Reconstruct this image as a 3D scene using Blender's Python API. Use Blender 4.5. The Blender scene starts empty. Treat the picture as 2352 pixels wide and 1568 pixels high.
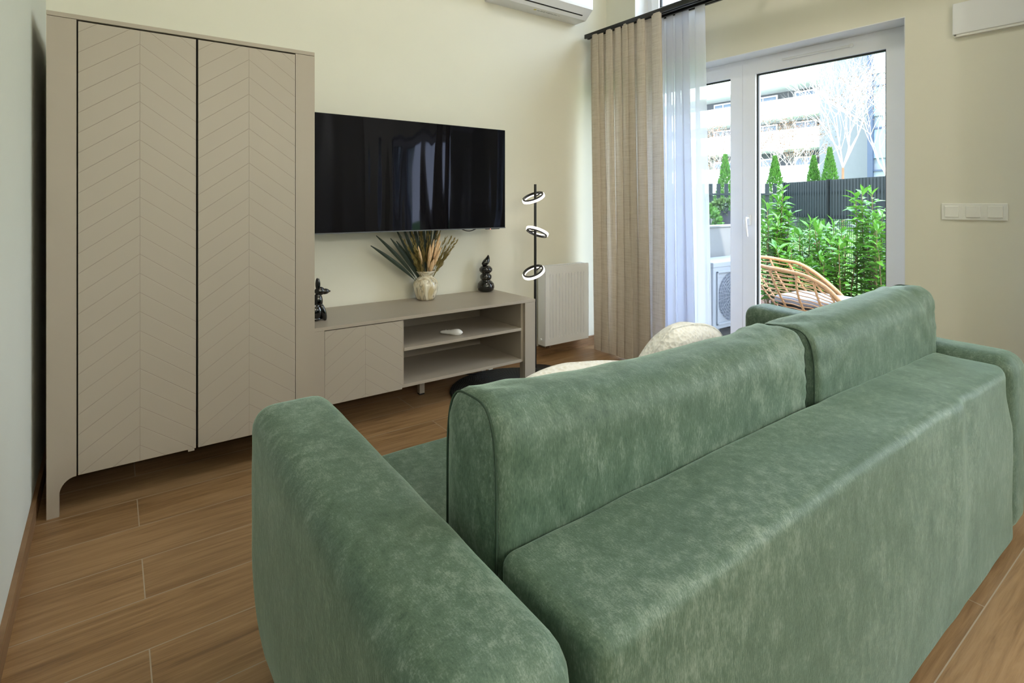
import bpy, bmesh, math, random
from mathutils import Vector, Matrix, noise
random.seed(7)
SC = bpy.context.scene
C = bpy.context.collection
R = math.radians

# ---------------------------------------------------------------- camera
cam_d = bpy.data.cameras.new('camera'); cam = bpy.data.objects.new('camera', cam_d); C.objects.link(cam)
cam_d.sensor_fit = 'HORIZONTAL'; cam_d.sensor_width = 36.0
cam_d.lens = 36.0 * 1250 / 2352
cam_d.shift_y = -319 / 2352
cam_d.clip_start = 0.02; cam_d.clip_end = 300
YAW = math.atan2(1704, 1250)
cam.location = (0, 0, 1.21)
cam.rotation_euler = (R(90), 0, -(math.pi/2 - YAW))
SC.camera = cam
SC.view_settings.view_transform = 'Standard'; SC.view_settings.look = 'None'
SC.view_settings.gamma = 1.0; SC.view_settings.exposure = 0.22
SC.view_settings.use_curve_mapping = False

# ---------------------------------------------------------------- world and big lights
W = bpy.data.worlds.new('sky'); SC.world = W; W.use_nodes = True
wn = W.node_tree.nodes; wl = W.node_tree.links; wn.clear()
wo = wn.new('ShaderNodeOutputWorld'); wb = wn.new('ShaderNodeBackground')
tc = wn.new('ShaderNodeTexCoord'); sx = wn.new('ShaderNodeSeparateXYZ'); rp = wn.new('ShaderNodeValToRGB')
wl.new(tc.outputs['Generated'], sx.inputs[0]); wl.new(sx.outputs['Z'], rp.inputs[0])
rp.color_ramp.elements[0].position = 0.0; rp.color_ramp.elements[0].color = (0.86, 0.92, 1.0, 1)
rp.color_ramp.elements[1].position = 0.7; rp.color_ramp.elements[1].color = (0.60, 0.76, 1.0, 1)
wl.new(rp.outputs[0], wb.inputs[0]); wb.inputs[1].default_value = 8.0
wl.new(wb.outputs[0], wo.inputs[0])

def light(name, kind, loc, energy, color, rot=(0, 0, 0), **kw):
    d = bpy.data.lights.new(name, kind); d.energy = energy; d.color = color
    for k, v in kw.items(): setattr(d, k, v)
    o = bpy.data.objects.new(name, d); C.objects.link(o); o.location = loc; o.rotation_euler = rot
    return o
sun = light('sun', 'SUN', (0, 0, 10), 6.0, (1.0, 0.95, 0.86), angle=R(0.6))
sun.rotation_euler = Vector((0.30, 0.85, -0.85)).to_track_quat('-Z', 'Y').to_euler()
WARM = (1.0, 0.955, 0.86)
light('ceiling_lamp', 'AREA', (1.5, 1.0, 3.84), 16, WARM, shape='DISK', size=0.9)
for x, y, z, e in ((0.5, -2.5, 2.35, 52), (1.9, -2.6, 2.35, 52)):      # unseen fill lamps added behind the camera to brighten the sofa back
    light('rear_fill_lamp', 'POINT', (x, y, z), e, WARM, shadow_soft_size=0.16)

# ---------------------------------------------------------------- mesh helpers
def tag(o, label=None, cat=None, group=None, kind=None):
    if label: o['label'] = label
    if cat: o['category'] = cat
    if group: o['group'] = group
    if kind: o['kind'] = kind
    return o
def thing(name, label, cat, loc=(0, 0, 0), group=None, kind=None):
    o = bpy.data.objects.new(name, None); C.objects.link(o); o.location = loc
    o.empty_display_size = 0.1
    return tag(o, label, cat, group, kind)
def rootloc(o):
    v = Vector((0, 0, 0))
    while o is not None:
        v += Vector(o.location); o = o.parent
    return v
def obj(name, bm, m=None, parent=None, smooth=False, org=None, label=None, auto=None):
    """bm is in world coordinates; org = the object's own origin"""
    base = rootloc(parent) if parent else Vector((0, 0, 0))
    org = Vector(org) if org is not None else (base if parent else Vector((0, 0, 0)))
    for v in bm.verts: v.co -= org
    bmesh.ops.recalc_face_normals(bm, faces=bm.faces)
    me = bpy.data.meshes.new(name); bm.to_mesh(me); bm.free()
    if m:
        for mm in (m if isinstance(m, (list, tuple)) else [m]): me.materials.append(mm)
    if smooth:
        for p in me.polygons: p.use_smooth = True
        if auto:
            me.set_sharp_from_angle(angle=R(auto))
    o = bpy.data.objects.new(name, me); C.objects.link(o)
    if parent: o.parent = parent
    o.location = org - base
    if label: o['label'] = label
    return o
def struct(name, bm, m, **k):
    p = k.get('parent'); o = obj(name, bm, m, **k)
    if not p: o['kind'] = 'structure'
    return o
def B(bm, x0, x1, y0, y1, z0, z1, bev=0, M=None, seg=2):
    ps = [(x0, y0, z0), (x1, y0, z0), (x1, y1, z0), (x0, y1, z0), (x0, y0, z1), (x1, y0, z1), (x1, y1, z1), (x0, y1, z1)]
    vs = [bm.verts.new(p) for p in ps]
    fs = [bm.faces.new([vs[i] for i in f]) for f in ((3, 2, 1, 0), (4, 5, 6, 7), (0, 1, 5, 4), (1, 2, 6, 5), (2, 3, 7, 6), (3, 0, 4, 7))]
    allv = vs
    if bev:
        es = list({e for f in fs for e in f.edges})
        r = bmesh.ops.bevel(bm, geom=es, offset=bev, segments=seg, profile=0.5, affect='EDGES')
        allv = list({v for f in r['faces'] for v in f.verts} | {v for v in vs if v.is_valid})
    if M is not None:
        for v in allv: v.co = M @ v.co
    return bm
def box(x0, x1, y0, y1, z0, z1, bev=0, M=None, seg=2):
    return B(bmesh.new(), x0, x1, y0, y1, z0, z1, bev, M, seg)
def prism(bm, pts, axis, a0, a1, M=None):
    """pts 2-D outline; axis 'x','y' or 'z' is extruded from a0 to a1"""
    def P(p, a):
        q = {'x': (a, p[0], p[1]), 'y': (p[0], a, p[1]), 'z': (p[0], p[1], a)}[axis]
        return M @ Vector(q) if M is not None else q
    v0 = [bm.verts.new(P(p, a0)) for p in pts]; v1 = [bm.verts.new(P(p, a1)) for p in pts]
    bm.faces.new(v0); bm.faces.new(list(reversed(v1)))
    n = len(pts)
    for i in range(n):
        bm.faces.new((v0[i], v1[i], v1[(i+1) % n], v0[(i+1) % n]))
    return bm
def tube(bm, pts, r, n=8, cap=True, closed=False):
    pts = [Vector(p) for p in pts]; rings = []; prev = None; N = len(pts)
    for i, p in enumerate(pts):
        if closed: t = pts[(i+1) % N] - pts[i-1]
        elif i == 0: t = pts[1] - pts[0]
        elif i == N-1: t = pts[-1] - pts[-2]
        else: t = pts[i+1] - pts[i-1]
        t.normalize()
        if prev is None:
            a = Vector((0, 0, 1)) if abs(t.z) < 0.9 else Vector((1, 0, 0))
            u = t.cross(a).normalized()
        else:
            u = (prev - t * prev.dot(t)).normalized()
        prev = u; w = t.cross(u)
        rr = r[i] if isinstance(r, (list, tuple)) else r
        rings.append([bm.verts.new(p + (u*math.cos(2*math.pi*k/n) + w*math.sin(2*math.pi*k/n))*rr) for k in range(n)])
    M2 = N if closed else N-1
    for i in range(M2):
        a, b = rings[i], rings[(i+1) % N]
        for k in range(n):
            bm.faces.new((a[k], a[(k+1) % n], b[(k+1) % n], b[k]))
    if cap and not closed:
        bm.faces.new(list(reversed(rings[0]))); bm.faces.new(rings[-1])
    return bm
def lathe(bm, prof, c, n=32, cap=True, M=None):
    rings = []
    for r, z in prof:
        ring = []
        for k in range(n):
            a = 2*math.pi*k/n
            p = Vector((r*math.cos(a), r*math.sin(a), z))
            if M is not None: p = M @ p
            ring.append(bm.verts.new(p + Vector(c)))
        rings.append(ring)
    for a, b in zip(rings, rings[1:]):
        for k in range(n): bm.faces.new((a[k], a[(k+1) % n], b[(k+1) % n], b[k]))
    if cap:
        bm.faces.new(list(reversed(rings[0]))); bm.faces.new(rings[-1])
    return bm
def rbox(bm, lo, hi, r, step=0.03, fn=None):
    """rounded box of clean grid faces; fn(p, n) moves each point"""
    lo, hi = Vector(lo), Vector(hi); c = (lo+hi)/2; h = (hi-lo)/2
    if not isinstance(r, (list, tuple)): r = (r, r, r)
    def coords(a):
        H, q = h[a], r[a]
        n = max(2, int(round((2*(H-q))/step)))
        k = 5
        s = [-H + q*(1-math.cos(math.pi/2*i/k)) for i in range(k)] + [-(H-q) + 2*(H-q)*i/n for i in range(n+1)] + [H - q + q*math.sin(math.pi/2*(i+1)/k) for i in range(k)]
        return s
    vm = {}
    def vert(p):
        key = tuple(round(x, 6) for x in p)
        if key in vm: return vm[key]
        P = Vector(p); inner = Vector([max(-(h[i]-r[i]), min(h[i]-r[i], P[i])) for i in range(3)])
        d = Vector([(P[i]-inner[i])/r[i] if r[i] else 0 for i in range(3)])
        if d.length > 1e-6:
            nrm = d.normalized()
        else: nrm = Vector((0, 0, 1))
        q = inner + Vector([nrm[i]*r[i] for i in range(3)]) + c
        if fn: q = Vector(fn(q.copy(), nrm))
        vm[key] = bm.verts.new(q); return vm[key]
    cs = [coords(a) for a in range(3)]
    for a in range(3):
        b, d = (a+1) % 3, (a+2) % 3
        for sgn in (-1, 1):
            for i in range(len(cs[b])-1):
                for j in range(len(cs[d])-1):
                    q = []
                    for (ii, jj) in ((i, j), (i+1, j), (i+1, j+1), (i, j+1)):
                        p = [0, 0, 0]; p[a] = sgn*h[a]; p[b] = cs[b][ii]; p[d] = cs[d][jj]; q.append(vert(p))
                    if len(set(q)) == 4:
                        try: bm.faces.new(q if sgn > 0 else q[::-1])
                        except ValueError: pass
    return bm
def copy_tree(o, parent=None):
    c = o.copy(); C.objects.link(c)
    if parent: c.parent = parent
    for ch in [x for x in bpy.data.objects if x.parent == o]: copy_tree(ch, c)
    return c
def fbm(p, s, oct=3):
    v = 0; a = 1; t = 0
    for i in range(oct):
        v += a*noise.noise(Vector(p)*s); t += a; a *= .5; s *= 2.1
    return v/t

# ---------------------------------------------------------------- materials
def srgb(r, g, b):
    f = lambda c: (c/255/12.92) if c/255 <= .04045 else ((c/255+.055)/1.055)**2.4
    return (f(r), f(g), f(b), 1)
class NT:
    def __init__(s, name):
        s.m = bpy.data.materials.new(name); s.m.use_nodes = True
        s.t = s.m.node_tree; s.n = s.t.nodes; s.l = s.t.links
        s.p = s.n['Principled BSDF']; s.out = s.n['Material Output']; s._tc = None
    def add(s, typ, **k):
        nd = s.n.new(typ)
        for a, b in k.items(): setattr(nd, a, b)
        return nd
    def tc(s, which='Object'):
        if not s._tc: s._tc = s.add('ShaderNodeTexCoord')
        return s._tc.outputs[which]
    def map(s, scale=(1, 1, 1), loc=(0, 0, 0), rot=(0, 0, 0), src=None):
        mp = s.add('ShaderNodeMapping'); mp.inputs['Scale'].default_value = scale
        mp.inputs['Location'].default_value = loc; mp.inputs['Rotation'].default_value = rot
        s.l.new(src if src is not None else s.tc(), mp.inputs[0]); return mp.outputs[0]
    def noise(s, vec, scale=5, detail=3, rough=.5, dist=0):
        nd = s.add('ShaderNodeTexNoise'); s.l.new(vec, nd.inputs['Vector'])
        nd.inputs['Scale'].default_value = scale; nd.inputs['Detail'].default_value = detail
        nd.inputs['Roughness'].default_value = rough; nd.inputs['Distortion'].default_value = dist
        return nd.outputs['Fac']
    def ramp(s, fac, stops):
        r = s.add('ShaderNodeValToRGB'); s.l.new(fac, r.inputs[0]); e = r.color_ramp.elements
        while len(e) < len(stops): e.new(0.5)
        for i, (p, c) in enumerate(stops):
            e[i].position = p; e[i].color = c if len(c) == 4 else (*c, 1)
        return r.outputs[0]
    def mix(s, fac, a, b, mode='MIX'):
        m = s.add('ShaderNodeMix', data_type='RGBA', blend_type=mode)
        for sock, v in ((m.inputs[0], fac), (m.inputs[6], a), (m.inputs[7], b)):
            if isinstance(v, (int, float)): sock.default_value = v
            elif isinstance(v, tuple): sock.default_value = v
            else: s.l.new(v, sock)
        return m.outputs[2]
    def math(s, op, a, b=None, c=None):
        m = s.add('ShaderNodeMath', operation=op)
        for i, v in enumerate((a, b, c)):
            if v is None: continue
            if isinstance(v, (int, float)): m.inputs[i].default_value = v
            else: s.l.new(v, m.inputs[i])
        return m.outputs[0]
    def bump(s, h, strength=.3, dist=.01):
        b = s.add('ShaderNodeBump'); b.inputs['Strength'].default_value = strength; b.inputs['Distance'].default_value = dist
        s.l.new(h, b.inputs['Height']); s.l.new(b.outputs[0], s.p.inputs['Normal'])
    def col(s, v):
        if isinstance(v, tuple): s.p.inputs['Base Color'].default_value = v
        else: s.l.new(v, s.p.inputs['Base Color'])
    def set(s, **k):
        names = dict(rough='Roughness', metal='Metallic', sheen='Sheen Weight', srough='Sheen Roughness', stint='Sheen Tint', spec='Specular IOR Level', coat='Coat Weight', trans='Transmission Weight', emit='Emission Strength', emitc='Emission Color', croug='Coat Roughness', ior='IOR')
        for a, b in k.items():
            s.p.inputs[names[a]].default_value = b
def simple(name, c, rough=.5, noise_amt=.06, nscale=8, bump=0, bscale=60, **k):
    t = NT(name)
    f = t.noise(t.map(), nscale, 3)
    d = tuple(max(0, x*(1-noise_amt)) for x in c[:3])+(1,); u = tuple(min(1, x*(1+noise_amt)) for x in c[:3])+(1,)
    t.col(t.ramp(f, [(.3, d), (.7, u)]))
    t.set(rough=rough, **k)
    if bump: t.bump(t.noise(t.map(), bscale, 3), bump, .002)
    return t.m

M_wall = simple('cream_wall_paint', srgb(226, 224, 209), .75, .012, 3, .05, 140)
M_walll = simple('daylight_toned_wall_paint', srgb(210, 212, 202), .75, .012, 3, .05, 140)  # left wall's cool daylight tone put into the colour, brightness dimmed
M_ceil = simple('ceiling_paint', srgb(240, 238, 230), .8)
M_white = simple('white_lacquer', srgb(232, 234, 236), .35, .01)
M_pvc = simple('white_pvc', srgb(245, 247, 254), .3, .01)
M_plast = simple('white_plastic', srgb(236, 236, 230), .3, .01)
M_rubber = simple('dark_gasket', srgb(40, 42, 46), .6)
M_black = simple('black_metal', srgb(16, 16, 17), .38, .05)
M_rail = simple('black_rail', srgb(14, 15, 18), .35, .05)
M_ceramic = simple('black_glazed_ceramic', srgb(6, 6, 7), .06, .05, coat=.6)
M_taupe = simple('taupe_laminate', srgb(167, 157, 143), .42, .015, 5)
M_dark = simple('dark_interior_shade', srgb(22, 20, 18), .8)
M_outw = simple('muted_white_casing', srgb(142, 146, 154), .5, .02)  # white casing muted to grey so it does not burn out
M_grille = simple('ac_grille', srgb(92, 98, 112), .5)
M_concrete = simple('smooth_concrete', srgb(112, 112, 113), .8, .06, 4, .2, 30)
M_anth = simple('anthracite_powder_coat', srgb(24, 33, 37), .6, .06, spec=.2)
M_facade = simple('white_render_facade', srgb(238, 238, 236), .8, .02)
M_facadeg = simple('grey_render_facade', srgb(112, 114, 118), .8, .03)
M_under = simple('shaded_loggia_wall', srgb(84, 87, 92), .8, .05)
M_toww = simple('pale_blue_cladding', srgb(122, 130, 142), .6, .1, 1)
M_winglass = simple('far_window_glass', srgb(110, 128, 150), .1, .05)
M_blueframe = simple('blue_grey_frame', srgb(50, 64, 88), .5)
M_grass = simple('lawn_grass', srgb(92, 136, 50), .8, .35, 30, .4, 80)
M_mulch = simple('bark_mulch', srgb(92, 60, 42), .9, .5, 40, .6, 60)
M_terr = simple('pale_terrace_slab', srgb(140, 138, 134), .7, .05)
M_bark = simple('glare_pale_bark', srgb(205, 196, 188), .8, .1)  # branches near white, overexposed glare put into the colour
M_barkb = simple('brown_bark', srgb(130, 94, 72), .8, .15)
M_deadleaf = simple('brown_dry_leaf', srgb(120, 84, 60), .8, .3, 20)
M_thuja = simple('thuja_green', srgb(66, 112, 36), .7, .4, 18)
M_box = simple('boxwood_green', srgb(70, 98, 46), .7, .3, 18)
M_pot = simple('dark_planter', srgb(48, 51, 62), .5)
M_rattan = simple('honey_rattan', srgb(176, 128, 84), .5, .15, 60, .3, 200)
M_seatc = simple('pale_grey_outdoor_fabric', srgb(150, 150, 158), .8)
M_yellowg = simple('yellow_green_blade', srgb(130, 132, 54), .6, .3, 10)

def m_leaf(name, c1, c2, rough=.22):
    t = NT(name)
    f = t.noise(t.map(), 9, 2)
    t.col(t.ramp(f, [(.3, c1), (.7, c2)])); t.set(rough=rough, spec=.6)
    tr = t.add('ShaderNodeBsdfTranslucent'); tr.inputs[0].default_value = c2
    mx = t.add('ShaderNodeMixShader'); mx.inputs[0].default_value = .25
    t.l.new(t.p.outputs[0], mx.inputs[1]); t.l.new(tr.outputs[0], mx.inputs[2]); t.l.new(mx.outputs[0], t.out.inputs[0])
    return t.m
M_laurel = m_leaf('glossy_laurel_leaf', srgb(52, 108, 30), srgb(100, 152, 54), .13)
M_darkfrond = m_leaf('dark_dried_frond', srgb(38, 50, 42), srgb(62, 78, 64), .6)
M_olive = m_leaf('olive_dried_grass', srgb(126, 112, 62), srgb(164, 148, 92), .7)
M_palehead = simple('pale_dried_seed_head', srgb(226, 192, 150), .8, .12, 60, .4, 300)
M_stem = simple('dry_brown_stem', srgb(110, 88, 58), .7)

def m_floor():
    t = NT('oak_look_floor_tiles')
    sp = t.add('ShaderNodeSeparateXYZ'); t.l.new(t.tc(), sp.inputs[0])
    mr = t.add('ShaderNodeMapRange'); t.l.new(sp.outputs['Y'], mr.inputs[0])
    for i, v in ((1, .6), (2, 1.6), (3, -.09), (4, 0.0)): mr.inputs[i].default_value = v
    y = t.math('ADD', sp.outputs['Y'], mr.outputs[0])
    cb = t.add('ShaderNodeCombineXYZ')
    t.l.new(t.math('ADD', sp.outputs['X'], 1.35*10-.08), cb.inputs[0]); t.l.new(t.math('ADD', y, -1.772+.231*20), cb.inputs[1])
    br = t.add('ShaderNodeTexBrick', offset=.5, offset_frequency=2)
    t.l.new(cb.outputs[0], br.inputs['Vector'])
    br.inputs['Color1'].default_value = (0, 0, 0, 1); br.inputs['Color2'].default_value = (1, 1, 1, 1); br.inputs['Mortar'].default_value = (.5, .5, .5, 1)
    br.inputs['Scale'].default_value = 1; br.inputs['Brick Width'].default_value = 1.35; br.inputs['Row Height'].default_value = .231
    br.inputs['Mortar Size'].default_value = .0017; br.inputs['Mortar Smooth'].default_value = .1; br.inputs['Bias'].default_value = 0
    # per-tile shift of the grain
    off = t.add('ShaderNodeVectorMath', operation='MULTIPLY_ADD')
    t.l.new(br.outputs['Color'], off.inputs[0]); off.inputs[1].default_value = (7.3, 3.1, 0); t.l.new(cb.outputs[0], off.inputs[2])
    g1 = t.noise(t.map((1.5, 22, 1), src=off.outputs[0]), 1.6, 6, .62, 1.2)
    g2 = t.noise(t.map((6, 160, 1), src=off.outputs[0]), 1.5, 3, .6)
    g3 = t.noise(t.map((1, 3, 1), src=off.outputs[0]), 1.3, 2)
    f = t.math('ADD', t.math('MULTIPLY', g1, .7), t.math('ADD', t.math('MULTIPLY', g2, .2), t.math('MULTIPLY', g3, .25)))
    c = t.ramp(f, [(.34, srgb(98, 71, 46)), (.5, srgb(140, 107, 71)), (.64, srgb(160, 126, 88)), (.8, srgb(172, 139, 102))])
    tint = t.ramp(br.outputs['Color'], [(0, (.86, .86, .86)), (1, (1.06, 1.05, 1.04))])
    c = t.mix(1, c, tint, 'MULTIPLY')
    c = t.mix(br.outputs['Fac'], c, srgb(170, 154, 134))
    t.col(c); t.set(rough=.42)
    t.bump(t.math('SUBTRACT', t.math('MULTIPLY', g2, .3), br.outputs['Fac']), .25, .002)
    return t.m
M_floor = m_floor()
def m_woodtrim(name='oak_look_skirting', along='x'):
    t = NT(name)
    sc = (1.5, 1, 22) if along == 'x' else (1, 1.5, 22)
    g1 = t.noise(t.map(sc), 1.6, 6, .62, 1.2)
    t.col(t.ramp(g1, [(.3, srgb(108, 80, 52)), (.5, srgb(136, 104, 72)), (.75, srgb(158, 126, 94))])); t.set(rough=.45)
    return t.m
M_skirt = m_woodtrim()
M_skirty = m_woodtrim('oak_look_skirting_side', 'y')

def m_chevron():
    t = NT('chevron_grooved_door')
    sp = t.add('ShaderNodeSeparateXYZ'); t.l.new(t.tc(), sp.inputs[0])
    ax = t.math('ABSOLUTE', sp.outputs['X'])
    v = t.math('ADD', sp.outputs['Z'], t.math('MULTIPLY', ax, .73))
    fr = t.math('ABSOLUTE', t.math('SUBTRACT', t.math('FRACT', t.math('ADD', t.math('DIVIDE', v, .0788), 100.0)), .5))
    d = t.math('MULTIPLY', fr, .0788)           # distance to the groove, 0 at the groove
    g = t.math('LESS_THAN', d, .0011); gv = t.math('LESS_THAN', ax, .0008)
    G = t.math('MAXIMUM', g, gv)
    t.col(t.mix(t.math('MULTIPLY', G, .55), srgb(169, 160, 146), srgb(138, 127, 112))); t.set(rough=.42)
    sm = t.math('MINIMUM', t.math('DIVIDE', t.math('MINIMUM', d, ax), .002), 1.0)
    t.bump(sm, .5, .0012)
    return t.m
M_chev = m_chevron()

def m_chenille():
    t = NT('sage_green_chenille')
    a1 = t.noise(t.map((430, 100, 100)), 1, 3, .7)          # pile streaks
    a2 = t.noise(t.map((400, 400, 95)), 1, 3, .7)
    a = t.math('MULTIPLY', t.math('ADD', a1, a2), .5)
    b = t.noise(t.map((3.0, 3.0, 3.0)), 1, 3, .6, .6)    # brushed patches
    c = t.noise(t.map((38, 38, 20)), 1, 4, .7, .3)
    f = t.math('ADD', t.math('MULTIPLY', a, .44), t.math('ADD', t.math('MULTIPLY', b, .24), t.math('MULTIPLY', c, .32)))
    col = t.ramp(f, [(.38, srgb(56, 80, 64)), (.50, srgb(84, 107, 91)), (.63, srgb(134, 151, 138))])
    t.col(col); t.set(rough=.55, sheen=1.0, srough=.28, stint=srgb(186, 212, 200), spec=.45)
    h = t.math('ADD', a, t.math('MULTIPLY', c, .6))
    t.bump(h, .35, .004)
    return t.m
M_chen = m_chenille()
M_seam = simple('dark_green_seam', srgb(48, 70, 56), .8)

def m_linen():
    t = NT('beige_linen')
    h = t.noise(t.map((8, 8, 260)), 1, 4, .7); v = t.noise(t.map((300, 300, 6)), 1, 3, .6)
    f = t.math('ADD', t.math('MULTIPLY', h, .65), t.math('MULTIPLY', v, .35))
    col = t.ramp(f, [(.3, srgb(200, 187, 170)), (.5, srgb(229, 219, 205)), (.7, srgb(243, 235, 225))])
    t.col(col); t.set(rough=.9, spec=.1); t.bump(f, .25, .002)
    tr = t.add('ShaderNodeBsdfTranslucent'); t.l.new(col, tr.inputs[0])
    mx = t.add('ShaderNodeMixShader'); mx.inputs[0].default_value = .45
    t.l.new(t.p.outputs[0], mx.inputs[1]); t.l.new(tr.outputs[0], mx.inputs[2]); t.l.new(mx.outputs[0], t.out.inputs[0])
    return t.m
M_linen = m_linen()
def m_sheer():
    t = NT('white_sheer_voile')
    t.col(srgb(238, 240, 248)); t.set(rough=.9, spec=.05)
    tr = t.add('ShaderNodeBsdfTranslucent'); tr.inputs[0].default_value = srgb(238, 241, 250)
    mx = t.add('ShaderNodeMixShader'); mx.inputs[0].default_value = .68
    t.l.new(t.p.outputs[0], mx.inputs[1]); t.l.new(tr.outputs[0], mx.inputs[2])
    tp = t.add('ShaderNodeBsdfTransparent'); m2 = t.add('ShaderNodeMixShader'); m2.inputs[0].default_value = .15
    t.l.new(mx.outputs[0], m2.inputs[1]); t.l.new(tp.outputs[0], m2.inputs[2]); t.l.new(m2.outputs[0], t.out.inputs[0])
    return t.m
M_sheer = m_sheer()
def m_glass():
    t = NT('clear_window_glass')
    tp = t.add('ShaderNodeBsdfTransparent'); tp.inputs[0].default_value = (.97, .985, .98, 1)
    gl = t.add('ShaderNodeBsdfGlossy'); gl.inputs['Roughness'].default_value = .02
    lw = t.add('ShaderNodeLayerWeight'); lw.inputs[0].default_value = .5
    fr = t.math('ADD', t.math('MULTIPLY', t.math('POWER', lw.outputs['Facing'], 5.0), .7), .03)
    mx = t.add('ShaderNodeMixShader'); t.l.new(fr, mx.inputs[0])
    t.l.new(tp.outputs[0], mx.inputs[1]); t.l.new(gl.outputs[0], mx.inputs[2]); t.l.new(mx.outputs[0], t.out.inputs[0])
    return t.m
M_glass = m_glass()
def m_screen():
    t = NT('glossy_black_screen')
    t.col((.002, .002, .003, 1)); t.set(rough=.04, spec=.20)
    t.p.inputs['Specular Tint'].default_value = (.72, .76, 1.0, 1)
    w = t.noise(t.map((7, 1, .8)), 1, 1.0, .4)
    t.bump(w, .35, .02)
    return t.m
M_screen = m_screen()
def m_marble():
    t = NT('marbled_cream_ceramic')
    f = t.noise(t.map((7, 7, 2.6)), 1.3, 3, .5, 2.2)
    v = t.math('ABSOLUTE', t.math('SUBTRACT', f, .5))
    base = t.ramp(t.noise(t.map((6, 6, 3)), 1.5, 2, .5, 2), [(.35, srgb(196, 178, 138)), (.6, srgb(236, 230, 212))])
    t.col(t.mix(t.ramp(v, [(.0, (.75, .75, .75)), (.022, (0, 0, 0))]), base, srgb(110, 104, 96))); t.set(rough=.12, coat=.4)
    return t.m
M_marble = m_marble()
def m_knit(name, c1, c2, radial=False):
    t = NT(name)
    if radial:
        vo = t.add('ShaderNodeTexVoronoi'); t.l.new(t.map((84, 84, 84)), vo.inputs['Vector']); vo.inputs['Scale'].default_value = 1
        f = vo.outputs['Distance']
    else:
        a = t.add('ShaderNodeTexWave', bands_direction='DIAGONAL'); t.l.new(t.map((1, 1, 1)), a.inputs['Vector'])
        a.inputs['Scale'].default_value = 26; a.inputs['Distortion'].default_value = 6; a.inputs['Detail'].default_value = 1
        f = a.outputs['Fac']
    t.col(t.ramp(f, [(.1, c1), (.6, c2)])); t.set(rough=.9, sheen=.3)
    t.bump(f, .7, .006)
    return t.m
M_knit = m_knit('cream_chunky_knit', srgb(242, 238, 229), srgb(252, 251, 248), True)
M_loop = m_knit('ivory_cable_knit', srgb(242, 240, 235), srgb(252, 252, 250), True)
def m_rug():
    t = NT('black_braided_cord')
    sp = t.add('ShaderNodeSeparateXYZ'); t.l.new(t.tc(), sp.inputs[0])
    r = t.math('SQRT', t.math('ADD', t.math('POWER', sp.outputs['X'], 2), t.math('POWER', sp.outputs['Y'], 2)))
    a = t.math('ARCTAN2', sp.outputs['Y'], sp.outputs['X'])
    s = t.math('SINE', t.math('ADD', t.math('MULTIPLY', r, 420), t.math('MULTIPLY', t.math('SINE', t.math('MULTIPLY', a, 110)), 1.4)))
    f = t.math('ADD', t.math('MULTIPLY', s, .5), .5)
    t.col(t.ramp(f, [(.25, srgb(10, 12, 14)), (.9, srgb(66, 72, 74))])); t.set(rough=.75); t.bump(f, .8, .006)
    return t.m
M_rug = m_rug()
def m_emit(name, c, e):
    t = NT(name); t.col((.9, .9, .9, 1)); t.set(emit=e, emitc=c); return t.m
M_led = m_emit('warm_white_led_diffuser', (1.0, .94, .84, 1), 3.2)
M_red = m_emit('red_standby_light', (1, .05, .03, 1), 2.0)

# ---------------------------------------------------------------- window-wall frame of reference (1.5 degrees off square)
O3 = Vector((3.474, 3.345, 0)); ev = Vector((.027, -1, 0)).normalized(); nv = Vector((1, .027, 0)).normalized()
MW = Matrix(((nv.x, -ev.x, 0, O3.x), (nv.y, -ev.y, 0, O3.y), (0, 0, 1, 0), (0, 0, 0, 1)))
# local: x = outward from the wall face, y = -(distance from corner), z up
def wl_(bm, x0, x1, Y0, Y1, z0, z1, bev=0):   # Y0,Y1 given as room Y (approx): converts to local y
    return B(bm, x0, x1, Y0-3.345, Y1-3.345, z0, z1, bev, MW)
def wp(x, Y, z): return MW @ Vector((x, Y-3.345, z))

# ---------------------------------------------------------------- room shell
CEIL = 3.9
struct('floor', box(-.6, 3.75, -3.2, 3.6, -.12, 0), M_floor)
struct('ceiling', box(-.6, 3.95, -3.2, 3.6, CEIL, CEIL+.12), M_ceil)
struct('wall_back', box(-.5, 3.474, 3.345, 3.55, 0, CEIL), M_wall)
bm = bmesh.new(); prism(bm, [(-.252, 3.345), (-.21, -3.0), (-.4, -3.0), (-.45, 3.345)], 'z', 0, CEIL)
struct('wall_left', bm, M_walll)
struct('wall_front', box(-.4, 3.8, -3.15, -3.0, 0, CEIL), M_wall)
# right wall with openings: door_1, door_2, window_1
D1 = (1.14, 3.19, 0, 2.237); D2 = (-1.98, .05, 0, 2.237); W1 = (.85, 3.03, 2.70, 3.62)
def wall_with_holes():
    bm = bmesh.new()
    ys = sorted({-3.1, 3.40, D1[0], D1[1], D2[0], D2[1], W1[0], W1[1]}); zs = sorted({0, CEIL, D1[3], W1[2], W1[3]})
    for a, b in zip(ys, ys[1:]):
        for c, d in zip(zs, zs[1:]):
            my, mz = (a+b)/2, (c+d)/2
            if any(h[0] < my < h[1] and h[2] < mz < h[3] for h in (D1, D2, W1)): continue
            wl_(bm, 0, .34, a, b, c, d)
    bmesh.ops.remove_doubles(bm, verts=bm.verts, dist=1e-5)
    # drop the faces shared between neighbouring blocks
    seen = {}
    for f in list(bm.faces):
        k = tuple(sorted(v.index for v in f.verts)) if False else tuple(sorted((round(v.co.x, 4), round(v.co.y, 4), round(v.co.z, 4)) for v in f.verts))
        seen.setdefault(k, []).append(f)
    kill = [f for fs in seen.values() if len(fs) > 1 for f in fs]
    bmesh.ops.delete(bm, geom=kill, context='FACES')
    return bm
struct('wall_right', wall_with_holes(), M_wall)
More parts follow.
